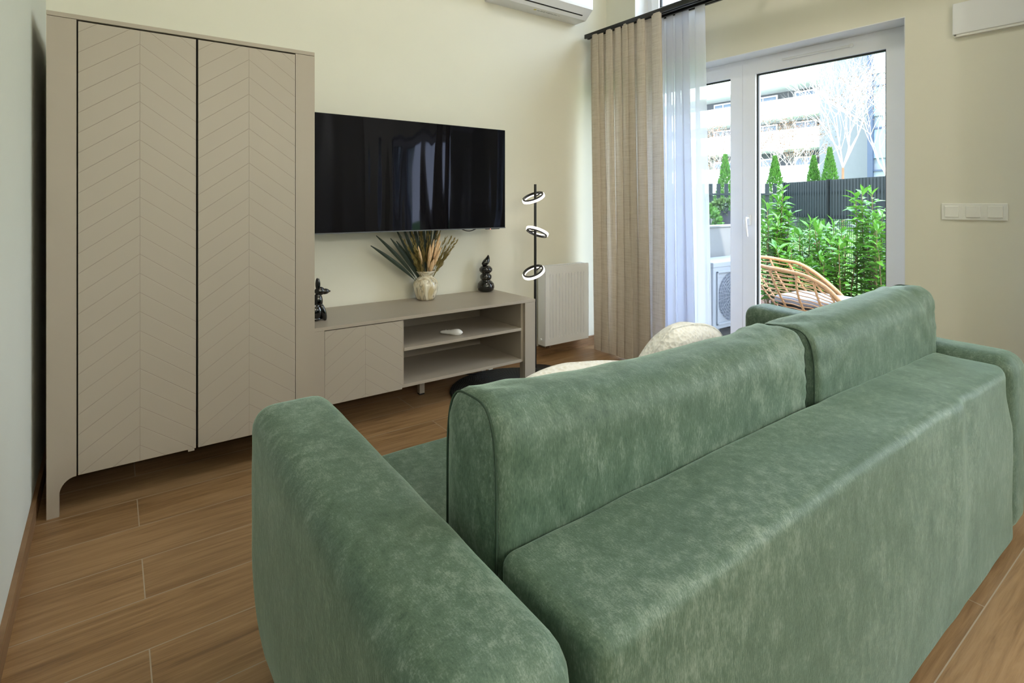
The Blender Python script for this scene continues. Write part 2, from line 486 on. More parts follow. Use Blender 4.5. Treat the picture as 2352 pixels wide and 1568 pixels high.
# white plastered reveals around the openings
def reveal(name, H, bottom=False):
    bm = bmesh.new(); y0, y1, z0, z1 = H; t = .004
    wl_(bm, .002, .165, y0, y0+t, z0, z1); wl_(bm, .002, .165, y1-t, y1, z0, z1); wl_(bm, -.002, .165, y0, y1, z1-t, z1+.001)
    if bottom: wl_(bm, -.03, .165, y0-.03, y1+.03, z0-.001, z0+.022, .004)
    struct(name, bm, M_white)
reveal('trim_1', D1); reveal('trim_2', D2); reveal('trim_3', W1, True)
# skirting
bm = bmesh.new(); prism(bm, [(-.252, 3.345), (-.21, -3.0), (-.196, -3.0), (-.238, 3.345)], 'z', 0, .078)
struct('baseboard_left', bm, M_skirty)
bm = box(-.238, 3.474, 3.331, 3.345, 0, .078, .001); struct('baseboard_back', bm, M_skirt)
bm = bmesh.new(); wl_(bm, -.013, 0, 3.19, 3.331, 0, .078); wl_(bm, -.013, 0, .05, 1.14, 0, .078); wl_(bm, -.013, 0, -3, -1.98, 0, .078)
struct('baseboard_right', bm, M_skirty)

def balcony_door(name, H, split, handle_side=1, vent=False):
    y0, y1, z0, z1 = H
    root = thing(name, None, None, wp(.2, (y0+y1)/2, 0), kind='structure')
    root['kind'] = 'structure'
    fx0, fx1 = .165, .235
    bm = bmesh.new()
    wl_(bm, fx0, fx1, y0, y0+.045, 0, z1, .003); wl_(bm, fx0, fx1, y1-.045, y1, 0, z1, .003)
    wl_(bm, fx0, fx1, y0+.045, y1-.045, z1-.05, z1, .003); wl_(bm, fx0, fx1, y0+.045, y1-.045, 0, .05, .003)
    obj('frame', bm, M_pvc, root)
    for (a, b, has) in ((y0+.045, split, True), (split, y1-.045, False)):
        lf = bmesh.new(); lx0, lx1 = .150, .225; w = .094; t = .082
        wl_(lf, lx0, lx1, a+.001, a+w, .052, z1-.036); wl_(lf, lx0, lx1, b-w, b-.001, .052, z1-.036)
        wl_(lf, lx0, lx1, a+w, b-w, z1-.036-t, z1-.036); wl_(lf, lx0, lx1, a+w, b-w, .052, .052+t)
        leaf = obj('door_leaf', lf, M_pvc, root)
        g = bmesh.new(); wl_(g, .192, .206, a+w-.004, b-w+.004, .13, z1-.115)
        obj('glass_pane', g, M_glass, leaf)
        s = bmesh.new(); gt = .010
        ga, gb, gz0, gz1 = a+w, b-w, .134, z1-.118
        for q in ((ga, ga+gt, gz0, gz1), (gb-gt, gb, gz0, gz1), (ga+gt, gb-gt, gz1-gt, gz1), (ga+gt, gb-gt, gz0, gz0+gt)):
            wl_(s, .172, .190, *q)
        obj('gasket', s, M_rubber, leaf)
        if has:
            hb = bmesh.new(); hy = split-.048
            wl_(hb, .138, .152, hy-.016, hy+.016, 1.045, 1.125, .005)
            tube(hb, [wp(.14, hy, 1.10), wp(.105, hy, 1.10), wp(.098, hy, 1.085), wp(.10, hy-.005, 1.03), wp(.105, hy-.012, .97)], [.010, .010, .011, .010, .007], 8)
            obj('door_handle', hb, M_pvc, leaf, smooth=True, auto=50)
            if vent:
                v = bmesh.new(); za = z1-.036-.030
                wl_(v, .132, .152, 1.45, 1.885, 2.169, 2.184, .006); lathe(v, [(.0001, 0), (.012, 0), (.012, .014), (.0001, .016)], (0, 0, 0), 14, False, Matrix.Translation(wp(.145, 1.46, 2.1765)) @ Matrix.Rotation(R(-90), 4, 'Y'))
                obj('air_vent', v, M_white, leaf)
    return root
balcony_door('door_1', D1, 2.172, vent=True)
balcony_door('door_2', D2, -.95)
def upper_window():
    y0, y1, z0, z1 = W1
    root = thing('window_1', None, None, wp(.2, (y0+y1)/2, z0), kind='structure')
    bm = bmesh.new(); x0, x1 = .165, .235; m = (y0+y1)/2
    wl_(bm, x0, x1, y0, y0+.05, z0, z1, .003); wl_(bm, x0, x1, y1-.05, y1, z0, z1, .003)
    wl_(bm, x0, x1, y0+.05, y1-.05, z0, z0+.05, .003); wl_(bm, x0, x1, y0+.05, y1-.05, z1-.05, z1, .003)
    obj('window_frame', bm, M_pvc, root)
    for a, b in ((y0+.05, m), (m, y1-.05)):
        s = bmesh.new(); w = .075
        wl_(s, .150, .225, a, a+w, z0+.04, z1-.04, .003); wl_(s, .150, .225, b-w, b, z0+.04, z1-.04, .003)
        wl_(s, .150, .225, a+w, b-w, z0+.04, z0+.04+w, .003); wl_(s, .150, .225, a+w, b-w, z1-.04-w, z1-.04, .003)
        sash = obj('sash', s, M_pvc, root)
        g = bmesh.new(); wl_(g, .19, .206, a+w, b-w, z0+.11, z1-.11); obj('glass_pane', g, M_glass, sash)
        q = bmesh.new(); wl_(q, .17, .188, b-w-.012, b-w, z0+.115, z1-.115); wl_(q, .17, .188, a+w, b-w, z0+.115, z0+.127); obj('gasket', q, M_rubber, sash)
upper_window()

# ---------------------------------------------------------------- wardrobe
def wardrobe():
    x0, x1, yf, yb, zt = -.204, .797, 2.72, 3.30, 1.944
    r = thing('wardrobe', 'tall taupe two-door wardrobe with chevron grooved doors in the left corner', 'wardrobe', ((x0+x1)/2, yf, 0))
    b = bmesh.new(); B(b, x0, x1, yf-.001, yb, zt-.018, zt, .0015); obj('top_panel', b, M_taupe, r)
    for s in (-1, 1):
        def X(a): return x0+a if s < 0 else x1-a
        # front stile with a rounded foot
        pts = [(X(0), 0), (X(0), zt-.0195), (X(.0895), zt-.0195), (X(.0895), .143)]
        cx, cz, rr = .0895, .078, .052
        for i in range(0, 9):
            a = math.pi/2*i/8
            pts.append((X(cx - rr*math.sin(a)), .143 - .062*(1-math.cos(a))))
        pts += [(X(.0375), .08), (X(.0375), 0)]
        st = bmesh.new(); prism(st, pts, 'y', yf, yf+.02); st2 = obj('front_stile', st, M_taupe, r)
        sp = bmesh.new(); B(sp, min(X(0), X(.018)), max(X(0), X(.018)), yf+.0205, yb, 0, zt-.0195, .001)
        obj('side_panel', sp, M_taupe, r)
    xa, xm, xb = -.1125, .2950, .7065
    for a, c, apex in ((xa, xm-.0022, .0898), (xm+.0022, xb, .5027)):
        d = bmesh.new(); B(d, a+.003, c-.001, yf+.0005, yf+.0195, .1435, zt-.0245, .001)
        obj('door', d, M_chev, r, org=(apex, yf, 1.785-.0394))
    b = bmesh.new(); B(b, x0+.0185, x1-.0185, yf+.022, yb-.006, .150, .168); B(b, x0+.0185, x1-.0185, yb-.006, yb, .150, zt-.0195)
    B(b, x0+.0185, x1-.0185, yf+.0215, yf+.024, .15, zt-.0195)  # dark sheet behind the doors stands in for shade in the gaps
    obj('carcass', b, M_dark, r)
    c = bmesh.new(); B(c, .262, .286, yf+.001, yf+.02, .134, .143, .001); obj('door_catch', c, M_taupe, r)
    ft = bmesh.new()
    return r
wardrobe()

# ---------------------------------------------------------------- tv stand
def tv_stand():
    x0, x1, yf, yb, zt = .80, 2.254, 2.81, 3.325, .573
    r = thing('tv_stand', 'long low taupe media unit with chevron door and two open shelves under the television', 'cabinet', ((x0+x1)/2, yf, 0))
    obj('top_panel', box(x0, x1, yf, yb, zt-.018, zt, .0015), M_taupe, r)
    for s in (0, 1):
        a, b = (x0, .874) if s == 0 else (2.169, x1)
        obj('front_stile', box(a, b, yf+.002, yf+.022, .013, zt-.0185, .001), M_taupe, r)
        a, b = (x0, x0+.018) if s == 0 else (2.150, 2.168)
        obj('side_panel', box(a, b, yf+.0225, yb-.004, .17, zt-.0185, .001), M_taupe, r)
        if s: obj('leg_panel', box(2.169, x1, yf+.0225, yf+.06, .013, zt-.0185, .001), M_taupe, r)
    obj('door', box(.8755, 1.304, yf+.004, yf+.022, .168, zt-.0225, .001), M_chev, r, org=(1.090, yf, .0394-.012+.515))
    obj('divider', box(1.306, 1.322, yf+.024, yb-.006, .188, zt-.0185), M_taupe, r)
    obj('shelf', box(1.322, 2.150, yf+.018, yb-.02, .374, .392, .001), M_taupe, r)
    obj('shelf', box(.818, 2.150, yf+.016, yb-.006, .170, .188, .001), M_taupe, r)
    bk = bmesh.new(); B(bk, x0+.018, 2.150, yb-.005, yb-.001, .188, zt-.0185)
    obj('back_panel', bk, M_taupe, r)
    hole = bmesh.new(); lathe(hole, [(.03, -.0005), (.03, .0005)], (0, 0, 0), 20, True, Matrix.Translation((1.66, yb-.0058, .515)) @ Matrix.Rotation(R(90), 4, 'X'))
    obj('cable_hole', hole, M_black, r, label='black round cable hole')
    lg = obj('leg', box(1.555, 1.590, 3.10, 3.135, .008, .170, .002), M_taupe, r)
    obj('foot_pad', box(1.556, 1.589, 3.101, 3.134, 0, .008), M_black, lg)
    obj('back_leg', box(x0+.002, x0+.04, 3.27, 3.31, 0, .17), M_taupe, r)
    obj('back_leg', box(2.13, 2.165, 3.27, 3.31, 0, .17), M_taupe, r)
    br = obj('cable_clip', box(1.905, 1.935, 2.84, 2.86, .158, .170, .002), M_plast, r, label='small white cable clip')
tv_stand()

# ---------------------------------------------------------------- television
def television():
    x0, x1, y, z0, z1 = .87, 2.216, 3.10, 1.032, 1.716
    r = thing('television', 'large black wall-mounted flat television above the low media unit', 'television', ((x0+x1)/2, y+.03, z0))
    obj('housing', box(x0, x1, y+.002, y+.030, z0, z1, .002), M_black, r)
    obj('screen', box(x0+.003, x1-.003, y-.001, y+.003, z0+.006, z1-.003), M_screen, r, org=((x0+x1)/2, y, (z0+z1)/2))
    wbm = bmesh.new(); B(wbm, 1.35, 1.75, y+.030, y+.05, 1.25, 1.52); B(wbm, 1.45, 1.65, 3.325, 3.344, 1.2, 1.56); B(wbm, 1.51, 1.59, y+.05, 3.33, 1.36, 1.42); obj('wall_bracket', wbm, M_black, r)
    obj('bottom_trim', box(x0, x1, y-.002, y+.002, z0-.001, z0+.006, .0005), simple('brushed_bezel', srgb(90, 92, 96), .3), r)
    rc = obj('sensor_bar', box(2.06, 2.17, y+.004, y+.02, z0-.006, z0, .001), M_black, r)
    obj('standby_light', box(2.090, 2.096, y+.003, y+.006, z0-.005, z0-.001), M_red, rc)
television()
bm = bmesh.new(); tube(bm, [(1.88+.009*i, 3.14, 1.034-.016*math.sin(math.pi*i/14)) for i in range(15)], .0035, 6)
tag(obj('cable', bm, M_black, smooth=True, org=(1.94, 3.14, 1.03)), 'short black cable loop hanging just below the television', 'cable')

# ---------------------------------------------------------------- ornaments on the stand
TZ = .573
def vase():
    c = (1.660, 3.222, TZ)
    r = thing('vase', 'marbled cream ceramic vase with a flared rim on the media unit', 'vase', c)
    s = .98
    prof = [(.001, .001), (.046, 0), (.056, .004), (.066, .02), (.078, .055), (.082, .085), (.080, .110), (.070, .132), (.052, .146), (.044, .153), (.043, .160), (.050, .168), (.062, .182), (.068, .190), (.066, .1905), (.058, .180), (.045, .168), (.038, .158), (.038, .15), (.06, .13), (.07, .1), (.001, .03)]
    b = bmesh.new(); lathe(b, prof, c, 40, False); obj('body', b, M_marble, r, smooth=True)
    return c
vc = vase()
def spike(name, m, base, tip, w, label, group, cat, kind='grass', stemw=.0016):
    base, tip = Vector(base), Vector(tip); d = tip-base; L = d.length; t = d.normalized()
    side = t.cross(Vector((0, 1, 0))).normalized() if abs(t.y) < .9 else Vector((1, 0, 0))
    up = t.cross(side)
    b = bmesh.new()
    bend = Vector((d.x*.25, d.y*.2, 0))
    def pos(u): return base + d*u + bend*(u*u-u)
    tube(b, [pos(u) for u in (0, .25, .5, .75)], stemw, 5)
    if kind == 'seed':
        us = [.52+.48*i/9 for i in range(10)]
        tube(b, [pos(u) for u in us], [max(.001, w*math.sin(math.pi*min(1, .12+.86*i/9))**.7) for i in range(10)], 8)
    elif kind == 'grass':
        n = 34
        for i in range(n):
            u = .32+.66*i/n; p = pos(u); a = random.uniform(0, 6.28)
            o = (side*math.cos(a)+up*math.sin(a))
            l = w*(1.7-1.1*(u-.3))*random.uniform(.7, 1.2)
            q = p + t*l*1.9 + o*l*.62; s2 = t.cross(o)*l*.26
            v = [b.verts.new(x) for x in (p, p+(q-p)*.5+s2, q, p+(q-p)*.5-s2)]
            b.faces.new(v)
    else:
        n = 12
        L0 = []
        us = [.15+.85*i/n for i in range(n+1)]
        for i, u in enumerate(us):
            k = math.sin(math.pi*min(1, (i/n)*.92+.04))**.8*w
            p = pos(u)
            L0.append((b.verts.new(p+side*k), b.verts.new(p+up*k*.35), b.verts.new(p-side*k)))
        for (a1, m1, c1), (a2, m2, c2) in zip(L0, L0[1:]):
            b.faces.new((a1, m1, m2, a2)); b.faces.new((m1, c1, c2, m2))
    o = obj(name, b, m, smooth=(kind == 'seed'), org=base)
    return tag(o, label, cat, group)
VB = Vector(vc)+Vector((0, 0, .10))
def vp(dx, dy, dz): return Vector(vc)+Vector((dx, dy, dz))
seedsp = [(-.085, -.06, .36, .010), (-.01, -.08, .315, .0105), (.005, -.055, .365, .010), (.03, -.06, .40, .010), (.012, -.09, .27, .013), (.075, -.06, .43, .010), (.085, -.05, .385, .009), (.07, -.08, .345, .0105)]
ORD = ['leftmost', 'second', 'third', 'fourth', 'fifth', 'sixth', 'seventh', 'eighth', 'ninth', 'tenth', 'eleventh', 'twelfth', 'thirteenth', 'fourteenth', 'fifteenth', 'sixteenth']
def order(L):
    L = sorted(L, key=lambda q: q[0]/q[2])
    return [(('leftmost' if i == 0 else 'rightmost' if i == len(L)-1 else ORD[i]+' from left'), q) for i, q in enumerate(L)]
for pos_, (dx, dy, dz, w) in order(seedsp):
    spike('dried_seed_head', M_palehead, VB+Vector((dx*.15, dy*.15, .0)), vp(dx, dy, dz), w, pos_+' of the pale peach dried seed heads in the vase', 'pale seed heads in the vase', 'dried flower', 'seed')
grs = [(-.17, -.03, .40), (-.13, -.05, .41), (-.11, -.01, .47), (-.06, -.02, .50), (-.03, .01, .53), (.01, -.02, .50), (.04, .0, .52), (.10, -.03, .45), (.14, -.02, .40), (.18, -.03, .41), (.215, -.04, .375), (.165, -.06, .33), (-.09, -.06, .33), (.26-.04, -.02, .40), (.10, .01, .48), (-.14, -.06, .33)]
for pos_, (dx, dy, dz) in order(grs):
    if dz > .44: dy = max(dy, -.015)
    spike('dried_grass_stem', M_olive, VB+Vector((dx*.12, dy*.12, .0)), vp(dx, dy, dz), .016, pos_+' of the olive dried grass plumes in the vase', 'olive grass plumes in the vase', 'dried flower', 'grass')
frs = [(-.33, .03, .43), (-.235, .03, .41), (-.20, .03, .47), (-.16, .03, .50), (-.12, .04, .54), (-.08, .04, .55), (-.04, .04, .57), (.0, .045, .58), (.04, .04, .56), (.07, .04, .55), (.11, .03, .54), (-.37, .02, .37), (-.19, .04, .39)]
for pos_, (dx, dy, dz) in order(frs):
    spike('dried_leaf_frond', M_darkfrond, VB+Vector((dx*.12, dy*.12, .0)), vp(dx, min(dy, .05), dz), .013, pos_+' of the dark green dried blade leaves in the vase', 'dark leaves in the vase', 'dried flower', 'leaf')

def stacked_ornament():
    c = Vector((2.155, 3.255, TZ))
    b = bmesh.new()
    prof = [(.001, 0), (.036, .001), (.050, .012), (.056, .034), (.052, .058), (.038, .076), (.028, .083),
            (.034, .089), (.038, .102), (.037, .116), (.028, .126), (.024, .131), (.034, .137), (.042, .150), (.042, .165), (.032, .179), (.020, .186), (.001, .188)]
    prof = [(a*1.12, z) for a, z in prof]
    lathe(b, prof, c, 32, False)
    o = thing('ornament', 'glossy black stacked pebble ornament with a tilted leaf top beside the lamp', 'ornament', c)
    obj('stacked_body', b, M_ceramic, o, smooth=True)
    b = bmesh.new()
    # teardrop leaf tip leaning right
    rings = 12; n = 16
    def ctr(u): return c + Vector((-.020+.050*u**1.1, 0, .190+.062*u + .0*u))
    pts = []; rad = []
    path = [(-.034, .202), (-.026, .200), (-.012, .203), (.002, .211), (.012, .224), (.018, .240), (.021, .254), (.020, .262)]
    rs = [.003, .014, .021, .024, .021, .014, .007, .001]
    tube(b, [c+Vector((p[0], 0, p[1])) for p in path], rs, 14)
    obj('leaf_top', b, M_ceramic, o, smooth=True)
stacked_ornament()
def dog_ornament():
    c = Vector((.905, 2.99, TZ))
    b = bmesh.new()
    def ell(cx, cy, cz, rx, ry, rz, tilt=0):
        bmesh.ops.create_uvsphere(b, u_segments=20, v_segments=12, radius=1, matrix=Matrix.Translation(c+Vector((cx, cy, cz))) @ Matrix.Rotation(tilt, 4, 'Y') @ Matrix.Diagonal((rx, ry, rz, 1)))
    ell(-.03, 0, .05, .045, .035, .05); ell(-.012, -.0, .105, .026, .024, .045); ell(.012, -.015, .045, .016, .014, .050, R(-14)); ell(.012, .015, .045, .016, .014, .050, R(-14))
    ell(-.002, 0, .158, .028, .022, .024); ell(.024, 0, .154, .026, .016, .016); ell(.051, 0, .153, .005, .005, .005)
    ell(-.012, -.012, .195, .010, .006, .034); ell(-.012, .012, .195, .010, .006, .034); ell(-.03, 0, .012, .04, .03, .012)
    o = obj('dog_figurine', b, M_ceramic, smooth=True, org=c)
    tag(o, 'glossy black sitting dog figurine half hidden behind the wardrobe edge', 'figurine')
dog_ornament()
def remote():
    c = Vector((1.675, 2.96, .392))
    b = bmesh.new()
    d = Vector((.62, -.78, 0)).normalized()
    n = 14
    path = []; rr = []
    for i in range(n+1):
        u = i/n; path.append(c + d*(u*.15-.05) + Vector((0, 0, .013+.006*u))); 
        rr.append([.004, .008, .010, .011, .012, .013, .014, .016, .018, .020, .0215, .0215, .019, .013, .003][i])
    tube(b, path, rr, 14)
    for v in b.verts: v.co.z = .3925 + max(0, (v.co.z-.3925)*1.0)
    o = thing('remote_control', 'small glossy white rounded controller lying on the middle shelf', 'remote control', c)
    obj('shell', b, simple('glossy_white_plastic', srgb(238, 238, 238), .15), o, smooth=True)
    b = bmesh.new()
    for k in range(3): lathe(b, [(.004, 0), (.004, .006)], c + d*(-.01+.02*k) + Vector((0, 0, .022+.002*k)), 10)
    obj('button', b, M_plast, o)
remote()

# ---------------------------------------------------------------- floor lamp
def floor_lamp():
    px, py = 2.46, 3.07
    r = thing('floor_lamp', 'slim black floor lamp with three tilted glowing rings beside the media unit', 'lamp', (px, py, 0))
    b = bmesh.new(); lathe(b, [(.001, 0), (.12, 0), (.125, .004), (.125, .016), (.12, .02), (.001, .021)], (px-.0, py-.05, 0), 40, False); obj('base', b, M_black, r, smooth=True, auto=40)
    b = bmesh.new(); tube(b, [(px, py, .015), (px, py, 1.342)], .0095, 14); obj('pole', b, M_black, r, smooth=True, auto=50)
    right = Vector((.806, -.592, 0)); fwd = Vector((.592, .806, 0))
    for cz, off, roll, tilt, flip in ((1.250, -.015, 20, 18, 0), (.992, .012, -20, 17, 1), (.712, -.014, 22, 20, 0)):
        cc = Vector((px, py, cz)) + right*off
        # ring plane: built flat, then tipped towards the viewer and rolled
        Rm = Matrix.Rotation(R(-roll), 4, fwd) @ Matrix.Rotation(R(tilt if not flip else -tilt), 4, right)
        Ro = .083; b = bmesh.new(); g = bmesh.new()
        def ring(bmx, r0, r1, z0, z1):
            lathe(bmx, [(r0, z0), (r1, z0), (r1, z1), (r0, z1), (r0, z0)], cc, 48, False, Rm)
        ring(b, Ro-.015, Ro-.004, -.007, .008)
        sgn = -1
        (ring(g, Ro-.0135, Ro+.001, -.016, -.0072), ring(g, Ro-.0038, Ro+.001, -.0072, .0)) if not flip else (ring(g, Ro-.0135, Ro+.001, .0082, .017), ring(g, Ro-.0038, Ro+.001, .001, .0082))
        rg = obj('ring', b, M_black, r, smooth=True, auto=40)
        obj('light_diffuser', g, M_led, rg, smooth=True, auto=40)
        a = bmesh.new(); e = Rm @ Vector((right*.07 + fwd*.03 if not flip else -right*.07+fwd*.03)); tube(a, [Vector((px, py, cz+.004)), cc+e], .005, 8)
        obj('ring_arm', a, M_black, rg, smooth=True)
floor_lamp()
bm = bmesh.new(); tube(bm, [(2.36, 2.98, .006), (2.30, 3.05, .005), (2.2, 3.14, .004), (2.05, 3.2, .012), (1.95, 3.22, .03)], .0035, 6)
tag(obj('power_cord', bm, M_black, smooth=True), 'thin black power cord on the floor running from the lamp base', 'cord')

# ---------------------------------------------------------------- radiator
def radiator():
    x0, x1, y0, y1, z0, z1 = 2.688, 3.150, 3.232, 3.318, .10, .716
    r = thing('radiator', 'white ribbed panel radiator low on the wall beside the curtain', 'radiator', ((x0+x1)/2, y1, z0))
    b = bmesh.new()
    n = 110; nr = 12; rows = [z0+.0, z0+.05, z0+.062, z1-.075, z1-.062, z1-.012]
    def dep(x, k):
        if k in (0, 1, 4, 5): return 0
        u = (x-x0-.035)/(x1-x0-.07)
        if u < 0 or u > 1: return 0
        ph = (u*nr) % 1
        return .009 if .28 < ph < .5 else 0
    grid = [[b.verts.new((x0+(x1-x0)*i/n, y0+dep(x0+(x1-x0)*i/n, k), z)) for i in range(n+1)] for k, z in enumerate(rows)]
    for k in range(len(rows)-1):
        for i in range(n): b.faces.new((grid[k][i], grid[k][i+1], grid[k+1][i+1], grid[k+1][i]))
    B(b, x0, x1, y0+.014, y0+.018, z0, z1-.012); 
    obj('front_panel', b, M_white, r)
    obj('rear_panel', box(x0+.004, x1-.004, y1-.010, y1, z0, z1-.02), M_white, r)
    obj('side_cover', box(x0-.001, x0+.003, y0+.0, y1, z0, z1-.004, .001), M_white, r)
    obj('side_cover', box(x1-.003, x1+.001, y0+.0, y1, z0, z1-.004, .001), M_white, r)
    b = bmesh.new(); B(b, x0, x1, y0, y0+.012, z1-.012, z1, .001); B(b, x0, x1, y1-.012, y1, z1-.012, z1, .001)
    for i in range(24): B(b, x0+.01+i*.02, x0+.014+i*.02, y0+.012, y1-.012, z1-.012, z1-.006)
    obj('top_grille', b, M_white, r)
    b = bmesh.new(); lathe(b, [(.010, 0), (.010, .012)], (0, 0, 0), 16, True, Matrix.Translation((x0-.001, y0+.045, z0+.045)) @ Matrix.Rotation(R(-90), 4, 'Y')); obj('bleed_plug', b, M_white, r, label='round white plug on the radiator side')
    b = bmesh.new()
    for xx in (x0+.04, x0+.085): tube(b, [(xx, y0+.045, z0), (xx, y0+.045, z0-.022), (xx, y1-.0, z0-.022), (xx, 3.345, z0-.022)], .008, 10)
    obj('pipe_valve', b, simple('chrome_fitting', srgb(150, 150, 150), .25, metal=1.0), r, smooth=True, auto=50)
    b = bmesh.new(); B(b, x0+.1, x0+.13, y1, 3.345, z0+.05, z1-.05); B(b, x1-.13, x1-.1, y1, 3.345, z0+.05, z1-.05); obj('wall_bracket', b, M_white, r)
radiator()

# ---------------------------------------------------------------- curtain rail and curtains
def curtain_rail():
    r = thing('curtain_rail', 'black double ceiling curtain rail along the window wall', 'curtain rail', (3.235, 1.6, 2.573))
    for x0 in (3.168, 3.262):
        b = bmesh.new(); B(b, x0, x0+.052, -2.1, 3.30, 2.585, 2.606, .001)
        B(b, x0, x0+.019, -2.1, 3.30, 2.573, 2.585); B(b, x0+.033, x0+.052, -2.1, 3.30, 2.573, 2.585)
        obj('track', b, M_rail, r)
    obj('cover_strip', box(3.2205, 3.2615, -2.1, 3.30, 2.584, 2.604), M_rail, r)
    for Y in (3.13, 1.9, .6, -.7):
        b = bmesh.new(); B(b, 3.26, 3.50, Y-.012, Y+.012, 2.606, 2.618); wl_(b, -.006, 0, Y-.03, Y+.03, 2.58, 2.65)
        obj('wall_bracket', b, M_rail, r)
    for i in range(2): pass
curtain_rail()
def curtain(name, m, xc, ya, yb, nf, amp, z0, z1, label, cat='curtain', solid=.0, seed=0, flare=1.0, drift=0.0, hem=None):
    rnd = random.Random(seed)
    n = nf*16; nz = 22
    ph = [rnd.uniform(-.5, .5) for _ in range(nf+2)]; am = [rnd.uniform(.65, 1.25) for _ in range(nf+2)]
    w = [rnd.uniform(.6, 1.4) for _ in range(nf)]; w[-1] = 2.0; S = sum(w); cum = [0]
    for q in w: cum.append(cum[-1]+q/S)
    b = bmesh.new(); g = []
    for j in range(nz+1):
        v = j/nz; z = z1+(z0-z1)*v; row = []
        for i in range(n+1):
            k = min(nf-1, i//16); f = (i-k*16)/16
            y = ya+(yb-ya)*(cum[k]+(cum[k+1]-cum[k])*f)
            yy = (ya+yb)/2 + (y-(ya+yb)/2)*(1+ (flare-1)*v) + drift*v
            s = math.sin(2*math.pi*f)
            A = amp*am[k]*(.75+.45*v)*(1 if v > .05 else .9)
            x = xc + A*math.copysign(abs(s)**.8, s) + .010*math.sin(3*v+ph[k]*6)*v
            yy += .020*math.sin(4*math.pi*f+ph[k])*(1+v) + .006*math.sin(5*v+ph[k]*9)*v
            zz = z if j < nz else z0 + (0 if hem is None else 0)
            row.append(b.verts.new((x, yy, zz + (.014*max(0, -s) if j == 0 else 0) )))
        g.append(row)
    for j in range(nz):
        for i in range(n): b.faces.new((g[j][i], g[j][i+1], g[j+1][i+1], g[j+1][i]))
    o = obj(name, b, m, smooth=True, org=(xc, (ya+yb)/2, z0))
    if solid:
        md = o.modifiers.new('thickness', 'SOLIDIFY'); md.thickness = solid; md.offset = 0
    return tag(o, label, cat)
curtain('linen_curtain', M_linen, 3.184, 3.250, 2.515, 8, .024, .018, 2.569, 'pleated beige linen curtain gathered at the left end of the rail', seed=3, flare=1.0, drift=-.05)
curtain('sheer_curtain', M_sheer, 3.290, 2.78, 2.235, 6, .022, .018, 2.572, 'white translucent voile curtain hanging right of the linen one', seed=11, flare=1.05, drift=-.03)
curtain('sheer_curtain', M_sheer, 3.290, .42, -.02, 6, .022, .018, 2.572, 'white voile curtain behind the viewer beside the second balcony door', seed=5)
curtain('linen_curtain', M_linen, 3.198, .52, .12, 5, .030, .018, 2.569, 'beige linen curtain behind the viewer beside the second balcony door', seed=9)

# ---------------------------------------------------------------- air conditioner, wall box, switches
def air_conditioner():
    x0, x1 = 2.20, 3.109
    r = thing('air_conditioner', 'white wall-mounted air conditioner at the top edge above the television wall', 'air conditioner', ((x0+x1)/2, 3.345, 2.687))
    prof = [(3.345, 2.687), (3.215, 2.686), (3.135, 2.752), (3.132, 2.77), (3.135, 2.93), (3.17, 2.975), (3.345, 2.985)]
    b = bmesh.new(); prism(b, prof, 'x', x0, x1); 
    bmesh.ops.bevel(b, geom=[e for e in b.edges if abs(e.verts[0].co.x-e.verts[1].co.x) < 1e-6], offset=.006, segments=3, affect='EDGES')
    obj('casing', b, M_white, r)
    # outlet slot following the sloping underside
    b = bmesh.new()
    def under(y): return 2.686+(3.215-y)/.08*.066
    prism(b, [(3.190, under(3.190)-.001), (3.183, under(3.183)-.001), (3.183, under(3.183)+.004), (3.190, under(3.190)+.004)], 'x', x0+.08, x1-.07)
    obj('outlet_slot', b, M_black, r, label='thin black air outlet slot')
    b = bmesh.new(); prism(b, [(3.245, 2.6855), (3.262, 2.6855), (3.262, 2.687), (3.245, 2.687)], 'x', 2.595, 2.615)
    obj('warning_sticker', b, simple('yellow_sticker', srgb(214, 196, 70), .5), r, label='small yellow warning sticker')
    b = bmesh.new(); rr = random.Random(2)
    x = 2.63
    while x < 2.86:
        w = rr.uniform(.008, .024)
        for yy in (3.244, 3.252, 3.260):
            if rr.random() < .75: B(b, x, x+w, yy, yy+.003, 2.6856, 2.6866)
        x += w+.006
    obj('printed_notice', b, simple('grey_print', srgb(150, 150, 150), .6), r, label='faint grey printed lines')
air_conditioner()
def wall_box():
    r = thing('wall_box', 'flat white rectangular wall cover high on the right wall', 'wall panel', wp(-.02, .6, 2.07))
    b = bmesh.new(); wl_(b, -.028, -.002, .25, .925, 2.078, 2.238, .003); obj('cover', b, M_white, r)
    b = bmesh.new(); wl_(b, -.022, 0, .255, .92, 2.066, 2.232, .001); obj('back_tray', b, M_plast, r)
    b = bmesh.new(); M = Matrix.Translation(wp(-.0245, .914, 2.073)); lathe(b, [(.0001, -.002), (.004, -.002), (.004, .004), (.0001, .004)], (0, 0, 0), 12, False, M); obj('screw', b, simple('steel_screw', srgb(120, 120, 120), .3, metal=1.0), r)
wall_box()
def switches():
    r = thing('light_switch', 'white triple light switch plate on the wall right of the balcony door', 'light switch', wp(0, .84, 1.12))
    b = bmesh.new(); wl_(b, -.010, 0, .712, .975, 1.120, 1.206, .003); obj('frame', b, M_plast, r)
    for k in range(3):
        c = .931-.0865*k; b = bmesh.new(); wl_(b, -.016, -.0105, c-.029, c+.029, 1.134, 1.192, .002); obj('rocker', b, M_plast, r)
switches()

